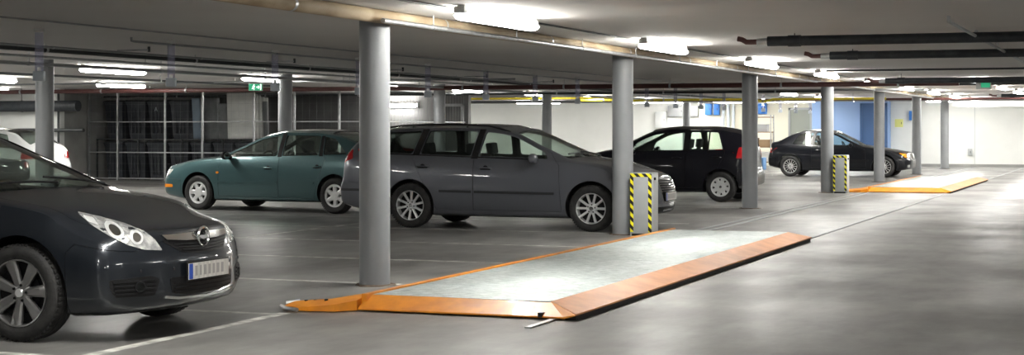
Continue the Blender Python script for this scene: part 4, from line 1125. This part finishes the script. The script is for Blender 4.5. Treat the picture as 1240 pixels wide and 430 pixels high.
pipe([(-31,46.2,2.30),(-14.3,46.2,2.30),(-14.0,46.2,2.22),(-13.6,46.2,2.22)], .032, M['yellow'], 'yellow gas pipe above the estate car ending in a bend', clamps=[.2,.5,.8], hang=True)
pipe([(-31,41,2.36),(-18,41,2.36),(-5,41,2.36)], .030, M['greypipe'], 'grey pipe crossing the garage above the far column heads', clamps=fr(9), hang=True)
pipe([(-31,56,2.36),(8,56,2.36)], .05, M['greypipe'], 'farthest grey pipe crossing in front of the end wall', clamps=fr(9), hang=True)
pipe([(-17,53,2.33),(8,53,2.33)], .035, M['redpipe'], 'farther dull red pipe crossing near the end wall', clamps=fr(6), hang=True)
pipe([(-1.68,15.6,CEIL-.02),(-1.68,15.6,2.40),(-1.68,60,2.40)], .017, M['greypipe'], 'thin grey conduit running away at the upper right over the black tubes', name='conduit', cat='conduit', clamps=[.06,.12,.2,.3,.4,.5,.6,.7,.8,.9], hang=True)
pipe([(-5.3,29.5,2.44),(8.6,29.5,2.44)], .018, M['darkpipe'], 'thin dark cable sagging across the ceiling right of the third lamp', name='cable', cat='cable')
def blacktube(x, y, r, z, label):
    t = thing('insulated_pipe', label, 'pipe', (0,0,0))
    MB().tube([(x+.22,y,z),(8.6,y,z)], r, 20).build('insulation', M['insul'], t)
    for q in (.45, 3.2, 6.5, 9.0):
        if x+q < 8.5: MB().tube([(x+q,y,z),(x+q+.14,y,z)], r*1.14, 20).tube([(x+q+.07,y,z),(x+q+.07,y,CEIL-.001)], .006, 6).build('pipe_clamp', M['insul'], t)
    MB().tube([(x-.12,y,z+.035),(x-.07,y,z+.025),(x-.02,y,z-.004),(x+.03,y,z-.005),(x+.10,y,z-.005)], r*.55, 14).build('elbow', M['redpipe'], t)
    MB().tube([(x+.10,y,z-.005),(x+.22,y,z-.003)], r*.7, 14).build('collar', M['steel'], t)
blacktube(-4.14, 18.2, .056, 2.385, 'black insulated tube across the upper right ceiling, nearest of the three')
blacktube(-4.14, 22.1, .054, 2.385, 'black insulated tube across the upper right ceiling, second of the three')
blacktube(-4.10, 49.8, .048, 2.36, 'short looking dark insulated tube high at the far right, farthest of the three')
blacktube(-4.9, 32.4, .055, 2.33, 'dark insulated tube with red end beside the dull red pipe, on the right')
m = MB().lathe([(0,2.40),(.045,2.402),(.055,2.42),(.05,2.455),(.03,2.47),(0,2.47)], 20, 'Z', (-2.35,12.3,0)); tagged(m, 'smoke_detector', M['boxgrey'], 'small dark round detector on the ceiling at the top edge', 'detector')

# ---- hanging bay sensors (clear strip with a small box below)
def sensor():
    t = thing('bay_sensor', 'x', 'sensor', (0,0,0))
    MB().box((-.004,-.045,2.02),(.004,.045,2.44)).build('clear_strip', M['plasticclear'], t)
    MB().box((-.03,-.05,2.43),(.03,.05,2.469)).build('top_bracket', M['white'], t, bevel=.004)
    m = MB(); m.box((-.035,-.06,1.915),(.035,.06,2.02)); m.build('sensor_box', M['boxgrey'], t, bevel=.010)
    MB().tube([(0,0,2.02),(0,.0,2.06)], .02, 10).build('cable_gland', M['white'], t)
    return t
s0 = sensor()
for k in range(18):
    o = s0 if k == 0 else copy_tree(s0)
    o.location = (-10.9, 14.5+2.533*k, 0); o.rotation_euler.z = math.radians(-70)
    o['label'] = 'clear strip with small grey box hanging from the ceiling, %s counted from the left' % (['first']+ORD[1:])[k] ; o['group'] = 'bay sensors hanging above the parking bays'
# short bright brackets on the dark pipes
def bracket(y, label):
    t = thing('cable_bracket', label, 'bracket', (-12.2,y,0), 0, 'short brackets on the dark pipes')
    MB().box((-.25,-.02,2.415),(.22,.02,2.435)).build('arm', M['steel'], t, bevel=.003)
    MB().tube([(.22,0,2.40),(.22,0,2.469)], .018, 8).build('end_stop', M['darkpipe'], t)
for k in range(6): bracket(18.2+3.9*k, 'short bright bracket beside the dark ceiling pipes, %s counted from the left' % (['first']+ORD[1:])[k])

# ---- exit sign
t = thing('exit_sign', 'green lit exit sign with running figure hanging left of the column behind the teal car', 'sign', (-15.45, 27.0, 0), math.radians(18)); t.scale = (.78,.78,1)
# (facing the camera)
MB().box((-.17,-.02,2.11),(.17,.02,2.25)).build('casing', M['white'], t, bevel=.006)
EXG = pmat('exit sign green', (.03,.40,.20), .5, emit=(.05,.5,.25), estr=.12); EXW = pmat('exit sign white', (.9,.95,.9), .5, emit=(.9,1,.9), estr=.8)
MB().box((-.16,-.023,2.12),(.16,-.02,2.24)).build('sign_face', EXG, t)
m = MB(); y_ = -.0245
def q2(p, w, a, b): 
    a = Vector((a[0],y_,a[1])); b = Vector((b[0],y_,b[1])); d = (b-a).normalized(); n = Vector((d.z,0,-d.x))*w/2
    p.add([a+n,b+n,b-n,a-n,a+n+Vector((0,.0012,0)),b+n+Vector((0,.0012,0)),b-n+Vector((0,.0012,0)),a-n+Vector((0,.0012,0))], [(0,1,2,3),(7,6,5,4),(0,4,5,1),(1,5,6,2),(2,6,7,3),(3,7,4,0)])
m.lathe([(0,y_),(.011,y_),(.011,y_+.001)], 14, 'Y', (-.035,0,2.222))
q2(m,.022,(-.04,2.205),(-.055,2.17)); q2(m,.010,(-.04,2.20),(-.07,2.19)); q2(m,.010,(-.04,2.20),(-.015,2.185))
q2(m,.011,(-.055,2.17),(-.03,2.15)); q2(m,.011,(-.03,2.15),(-.04,2.13)); q2(m,.011,(-.055,2.17),(-.085,2.145))
q2(m,.012,(.02,2.18),(.09,2.18)); q2(m,.012,(.09,2.18),(.062,2.205)); q2(m,.012,(.09,2.18),(.062,2.155)); q2(m,.02,(.125,2.13),(.125,2.235))
m.build('pictogram', EXW, t)
MB().tube([(-.1,0,2.25),(-.1,0,2.47)], .004, 6).tube([(.1,0,2.25),(.1,0,2.47)], .004, 6).build('hanger', M['greypipe'], t)
t2 = thing('exit_sign', 'small green sign box under the ceiling at the far right aisle', 'sign', (-2.9, 33.0, 0), math.radians(6))
MB().box((-.14,-.03,2.17),(.14,.03,2.36)).build('casing', M['white'], t2, bevel=.006); MB().box((-.05,-.034,2.20),(.12,-.03,2.33)).build('sign_face', EXG, t2)

# ---- wire cage with bins and stored panels
cx = [-26.93,-26.0,-24.5,-23.35,-21.8,-20.6,-19.3,-18.3]; CY = 38.0
for i, x in enumerate(cx):
    m = MB(); m.box((x-.025,CY-.025,0),(x+.025,CY+.025,2.44)).box((x-.06,CY-.06,0),(x+.06,CY+.06,.01)); tagged(m, 'cage_post', M['steel'], 'square steel post of the wire cage, %s from the left' % (['first']+ORD[1:])[i], 'post', 'posts of the wire cage')
wirem = pmat('cage wire', (.30,.31,.32), .45, .6)
for i in range(len(cx)-1):
    a, b_ = cx[i]+.025, cx[i+1]-.025
    t = thing('mesh_panel', 'wire mesh panel between cage posts, %s from the left' % (['first']+ORD[1:])[i], 'fence panel', ((a+b_)/2, CY, 0), 0, 'mesh panels of the cage')
    w = (b_-a)/2
    for z in (.06,.76,1.585,2.38): MB().box((-w,-.012,z-.014),(w,.012,z+.014)).build('rail', M['steel'], t)
    m = MB(); n = int(2*w/.20)
    for k in range(1, n): m.box((-w+2*w*k/n-.0012,-.0012,.06),(-w+2*w*k/n+.0012,.0012,2.38))
    for k in range(1, 12): m.box((-w,-.0012,.06+.20*k-.0012),(w,.0012,.06+.20*k+.0012))
    m.build('wire', wirem, t)
# side of the cage towards the end wall
t = thing('mesh_panel', 'side run of wire mesh going back to the wall at the cage end', 'fence panel', (-18.3, 38.03, 0))
for z in (.06,.76,1.585,2.38): MB().box((-.012,0,z-.014),(.012,5.96,z+.014)).build('rail', M['steel'], t)
m = MB()
for k in range(30): m.box((-.002,.07+.2*k,.06),(.002,.075+.2*k,2.38))
m.build('wire', wirem, t)

def bin_proto():
    t = thing('wheelie_bin', 'x', 'bin', (0,0,0))
    m = MB(); lv = [(0,.22,.22),(.10,.235,.24),(.92,.285,.32),(.96,.30,.34),(.99,.30,.34)]
    vs = []
    for z, a, b_ in lv:
        for (sx,sy) in ((-1,-1),(-.8,-1.06),(.8,-1.06),(1,-1),(1.04,-.8),(1.04,.8),(1,1),(.8,1.06),(-.8,1.06),(-1,1),(-1.04,.8),(-1.04,-.8)): vs.append((sx*a,sy*b_,z))
    fs = [(i*12+k, i*12+(k+1)%12, (i+1)*12+(k+1)%12, (i+1)*12+k) for i in range(4) for k in range(12)] + [list(range(12))[::-1], [48+k for k in range(12)]]
    m.add(vs, fs)
    for x in (-.12,0,.12): m.box((x-.012,-.33,.15),(x+.012,-.255,.86))
    m.build('bin_body', M['bin'], t)
    m = MB(); m.prism([(-.36,.995),(-.36,1.02),(-.2,1.06),(.3,1.075),(.38,1.04),(.38,.995)], -.31, .31, 'X'); m.build('lid', M['bin'], t, bevel=.01)
    m = MB(); m.tube([(-.26,.38,.97),(.26,.38,.97)], .016, 8); m.build('handle_bar', M['black'], t)
    for sx in (-1,1):
        m = MB(); m.lathe([(0,-.03),(.09,-.03),(.10,-.02),(.10,.02),(.09,.03),(0,.03)], 18, 'X', (sx*.25,.26,.10)); m.build('wheel', M['rubber'], t)
    return t
bp0 = bin_proto(); nb = 0
# a rack shelf carries the upper tier
m = MB()
for x in (-26.92,-25.6,-24.2,-22.95,-21.7): m.box((x-.02,38.35,0),(x+.02,38.39,1.12)).box((x-.02,39.32,0),(x+.02,39.36,1.12))
m.box((-26.94,38.35,1.10),(-21.68,39.36,1.125)); tagged(m, 'storage_shelf', M['darkpipe'], 'dark shelf in the cage that carries the upper tier of bins', 'shelf')
for tier in (0,1):
    xs = [-26.5+.69*k for k in range(7)] if tier == 0 else [-26.5,-25.8,-25.1,-24.4]
    for k, x in enumerate(xs):
        o = bp0 if nb == 0 else copy_tree(bp0); nb += 1
        o.location = (x, 38.85, 1.126 if tier else 0); o.rotation_euler.z = (0, .06, -.05, .03)[k%4]
        o['label'] = 'dark wheelie bin in the cage, %s tier, %s from the left' % ('upper' if tier else 'lower', (['first']+ORD[1:])[k]); o['group'] = 'dark wheelie bins in the cage'
# pale triangle mark on one bin
m = MB(); m.add([(-.045,0,-.05),(-.033,0,-.05),(0,0,.035),(.033,0,-.05),(.045,0,-.05),(.006,0,.06),(-.006,0,.06),(-.022,0,-.018),(.022,0,-.018),(.017,0,-.008),(-.017,0,-.008)], [(0,1,2,6),(2,3,4,5),(2,5,6),(7,8,9,10)])
o = m.build('letter_mark', M['boxgrey'], bp0, hard=False); 
up = [o_ for o_ in C.objects if o_.get('label','').startswith('dark wheelie bin in the cage, upper tier, third')][0]
o.parent = up; o.location = (0,-.352,.80)
up['label'] = 'dark wheelie bin with a pale letter mark, upper tier in the cage'
# stored panels
def slab(x, y, w, h, th, lean, rz, mat, label, name='stored_panel', z=0):
    m = MB(); m.box((-w/2,0,0),(w/2,th,h)); n_ = max(2,int(h/.3))
    t = tagged(m, name, mat, label, 'panel', bevel=.012, loc=(x,y,z), rot=(-lean,0,rz))
    return t
M['pgrey'] = noisy(pmat('grey panel', (.26,.27,.28), .6), (.16,.17,.175), 3)
M['pwhite'] = noisy(pmat('white panel', (.80,.81,.78), .6), (.66,.67,.65), 3)
M['pblue'] = pmat('pale blue panel', (.22,.29,.36), .5)
slab(-23.95,38.7,.22,1.1,.08,-.10,.1,M['pblue'],'pale blue-grey narrow board leaning in the upper part of the cage', z=1.13)
slab(-23.65,38.9,.50,1.10,.12,-.04,-.15,M['pgrey'],'grey folded panel standing on the shelf in the cage', z=1.13)
slab(-23.15,38.85,.40,.95,.08,-.10,.2,M['pgrey'],'darker grey panel leaning beside the folded one in the cage', z=1.13)
for k in range(5): slab(-22.45+.04*k,38.45+.15*k,.80-.04*k,1.22-.03*k,.05,-.05,.02*k,M['pwhite'],'tall white panel in the leaning stack inside the cage, %s from the front' % (['first']+ORD[1:])[k], z=1.13)['group'] = 'white panels leaning in the cage'
slab(-21.9,38.8,.16,1.0,.06,-.05,-.3,M['pgrey'],'narrow grey board leaning right of the white panels in the cage', z=1.13)
slab(-19.7,40.6,.6,1.5,.4,0,.1,M['bin'],'dark tall crate standing at the right end of the cage', name='storage_crate')
slab(-20.8,41.5,.8,1.25,.4,0,-.1,M['pgrey'],'grey storage box at the right end of the cage beside the dark crate', name='storage_box')
# door-like frame at the right of the cage
m = MB(); m.box((-19.2,43.9,0),(-19.12,43.98,2.1)).box((-18.4,43.9,0),(-18.32,43.98,2.1)).box((-19.2,43.9,2.04),(-18.32,43.98,2.12)); tagged(m, 'door_frame', M['steel'], 'steel door frame on the wall behind the right end of the cage', 'door frame')

# black duct on the light wall at far left, with drop brackets
t = thing('ventilation_duct', 'thick black duct across the wall above the white hatchback', 'duct', (0,0,0))
MB().tube([(-31.5,36.5,2.0),(-26.2,36.5,2.0)], .145, 24).build('duct', M['insul'], t)
for x in (-31,-30,-29,-28,-27): MB().tube([(x,36.5,2.0),(x+.03,36.5,2.0)], .155, 24).tube([(x,36.5,2.14),(x,36.5,CEIL)], .008, 6).build('duct_band', M['darkpipe'], t)
pipe([(-31.5,36.6,1.36),(-26.1,36.6,1.36)], .05, M['darkpipe'], 'dark pipe low on the wall behind the white hatchback')
pipe([(-26.9,36.6,0),(-26.9,36.6,2.4)], .03, M['darkpipe'], 'upright dark pipe at the left corner of the cage')

# ---- things on and before the far wall
def wallbox(x, z0, z1, w, mat, label, name, y=61.9, dp=.2, cat='box'):
    t = thing(name, label, cat, (x,y,0))
    MB().box((-w/2,-dp,z0),(w/2,0,z1)).build('casing', mat, t, bevel=.012)
    MB().box((-w/2+.03,-dp-.012,z0+.03),(w/2-.03,-dp,z1-.03)).build('cover', mat, t, bevel=.004)
    MB().box((w/2-.07,-dp-.02,(z0+z1)/2-.04),(w/2-.05,-dp-.012,(z0+z1)/2+.04)).build('latch', M['darkpipe'], t)
    return t
wallbox(-17.6,1.42,2.05,.42,M['cabside'],'pale upright electrical cabinet on the end wall, left of the grey boxes','electrical_box',62.3)
wallbox(-17.0,1.86,2.28,.62,M['greypipe'],'left grey box high on the end wall above the small black hatchback','electrical_box',62.3)
wallbox(-16.33,1.86,2.28,.46,M['greypipe'],'right grey box high on the end wall above the small black hatchback','electrical_box',62.3)
wallbox(-15.6,1.92,2.35,.26,M['bluep'],'left blue box high on the end wall','blue_box')
wallbox(-15.28,1.92,2.35,.20,M['bluep'],'middle blue box high on the end wall','blue_box')
wallbox(-13.6,1.95,2.35,.5,M['bluep'],'right blue box high on the end wall, beyond the third column','blue_box')
for k, x in enumerate((-15.02,-14.82,-14.62)):
    pipe([(x,61.75,0),(x,61.75,2.4)], .055, M['boxgrey'], 'pale upright pipe on the end wall above the hatchback tail, %s of three' % ['left','middle','right'][k], group='upright pipes on the end wall')
wallbox(-8.5,1.45,1.75,.30,pmat('note yellow',(.75,.75,.25),.6),'pale yellow notice on the white wall right of the dark blue door','wall_notice',62.3,.01,'notice')
wallbox(-8.0,1.7,2.05,.22,M['bluep'],'small blue box high on the white wall beside the sixth column','blue_box',62.3)
wallbox(-5.95,.42,.66,.16,M['cabinet'],'tiny grey socket box low on the white end wall','socket_box',62.3,.08,'socket')
# shelf with goods beyond the third column
t = thing('goods_shelf', 'open shelf with crates seen right of the third column by the end wall', 'shelf', (-13.3,60.2,0))
for x in (-.5,.5):
    for y in (-.25,.25): MB().box((x-.02,y-.02,0),(x+.02,y+.02,1.9)).build('upright', M['steel'], t)
for z in (.15,.7,1.25,1.8): MB().box((-.5,-.27,z),(.5,.27,z+.03)).build('shelf_board', M['wood'], t)
k = 0
for (x,z,w,h,mt,ds) in ((-15.1,.18,.4,.3,'cardboard','brown carton on the lowest board of the goods shelf'),(-14.6,.18,.35,.36,'white','white carton on the lowest board of the goods shelf'),(-15.05,.73,.35,.32,'wood','dark wooden crate on the second board of the goods shelf'),(-14.6,.73,.4,.26,'cardboard','brown carton on the second board of the goods shelf'),(-14.8,1.28,.6,.28,'greypipe','grey crate on the third board of the goods shelf')):
    x += 1.55; z += .002; m = MB(); m.box((x-w/2,60.0,z),(x+w/2,60.4,z+h)); m.box((x-w/2-.008,59.99,z+h-.04),(x+w/2+.008,60.41,z+h)); tagged(m, 'carton' if mt != 'wood' else 'crate', M[mt], ds, 'carton', bevel=.006)
m = MB(); m.box((-.35,-.25,0),(.35,.25,.42)); tagged(m, 'storage_crate', pmat('light blue plastic',(.16,.33,.62),.5), 'light blue plastic crate on the floor right of the third column', 'crate', bevel=.03, loc=(-12.4,55.5,0))
# overhead duct at the far right and lit lintel
m = MB(); m.box((-6.2,58.6,2.14),(8,59.2,2.40)); tagged(m, 'air_duct', M['white'], 'white rectangular air duct under the ceiling at the far right', 'duct', bevel=.015)
structure(MB().box((-5.80,62.28,0),(-5.77,62.3,CEIL)), 'trim_90', M['cabside'])

# ------------------------------------------------------------------ cars
for cfg in (VECTRA, PASSAT, GREEN, POLO, BMW, WHITE, ROAD): car(cfg)

# ------------------------------------------------------------------ world, camera, exposure
w = bpy.data.worlds.new('world'); S.world = w; w.use_nodes = True
w.node_tree.nodes['Background'].inputs[0].default_value = (.5,.55,.6,1); w.node_tree.nodes['Background'].inputs[1].default_value = .02
cd = bpy.data.cameras.new('camera'); cam = bpy.data.objects.new('camera', cd); C.objects.link(cam); S.camera = cam
cam.location = (0,0,1.42); cam.rotation_euler = (PI/2, 0, math.atan(766/2000))
cd.sensor_width = 36; cd.lens = 2000/1240*36; cd.shift_y = -60/1240; cd.clip_end = 200; cd.clip_start = .05
S.view_settings.view_transform = 'Standard'; S.view_settings.look = 'None'; S.view_settings.gamma = 1; S.view_settings.use_curve_mapping = False
S.view_settings.exposure = EXPOSURE
S.cycles.max_bounces = 8; S.cycles.diffuse_bounces = 4; S.cycles.glossy_bounces = 4; S.cycles.transparent_max_bounces = 16
S.cycles.sample_clamp_indirect = 6
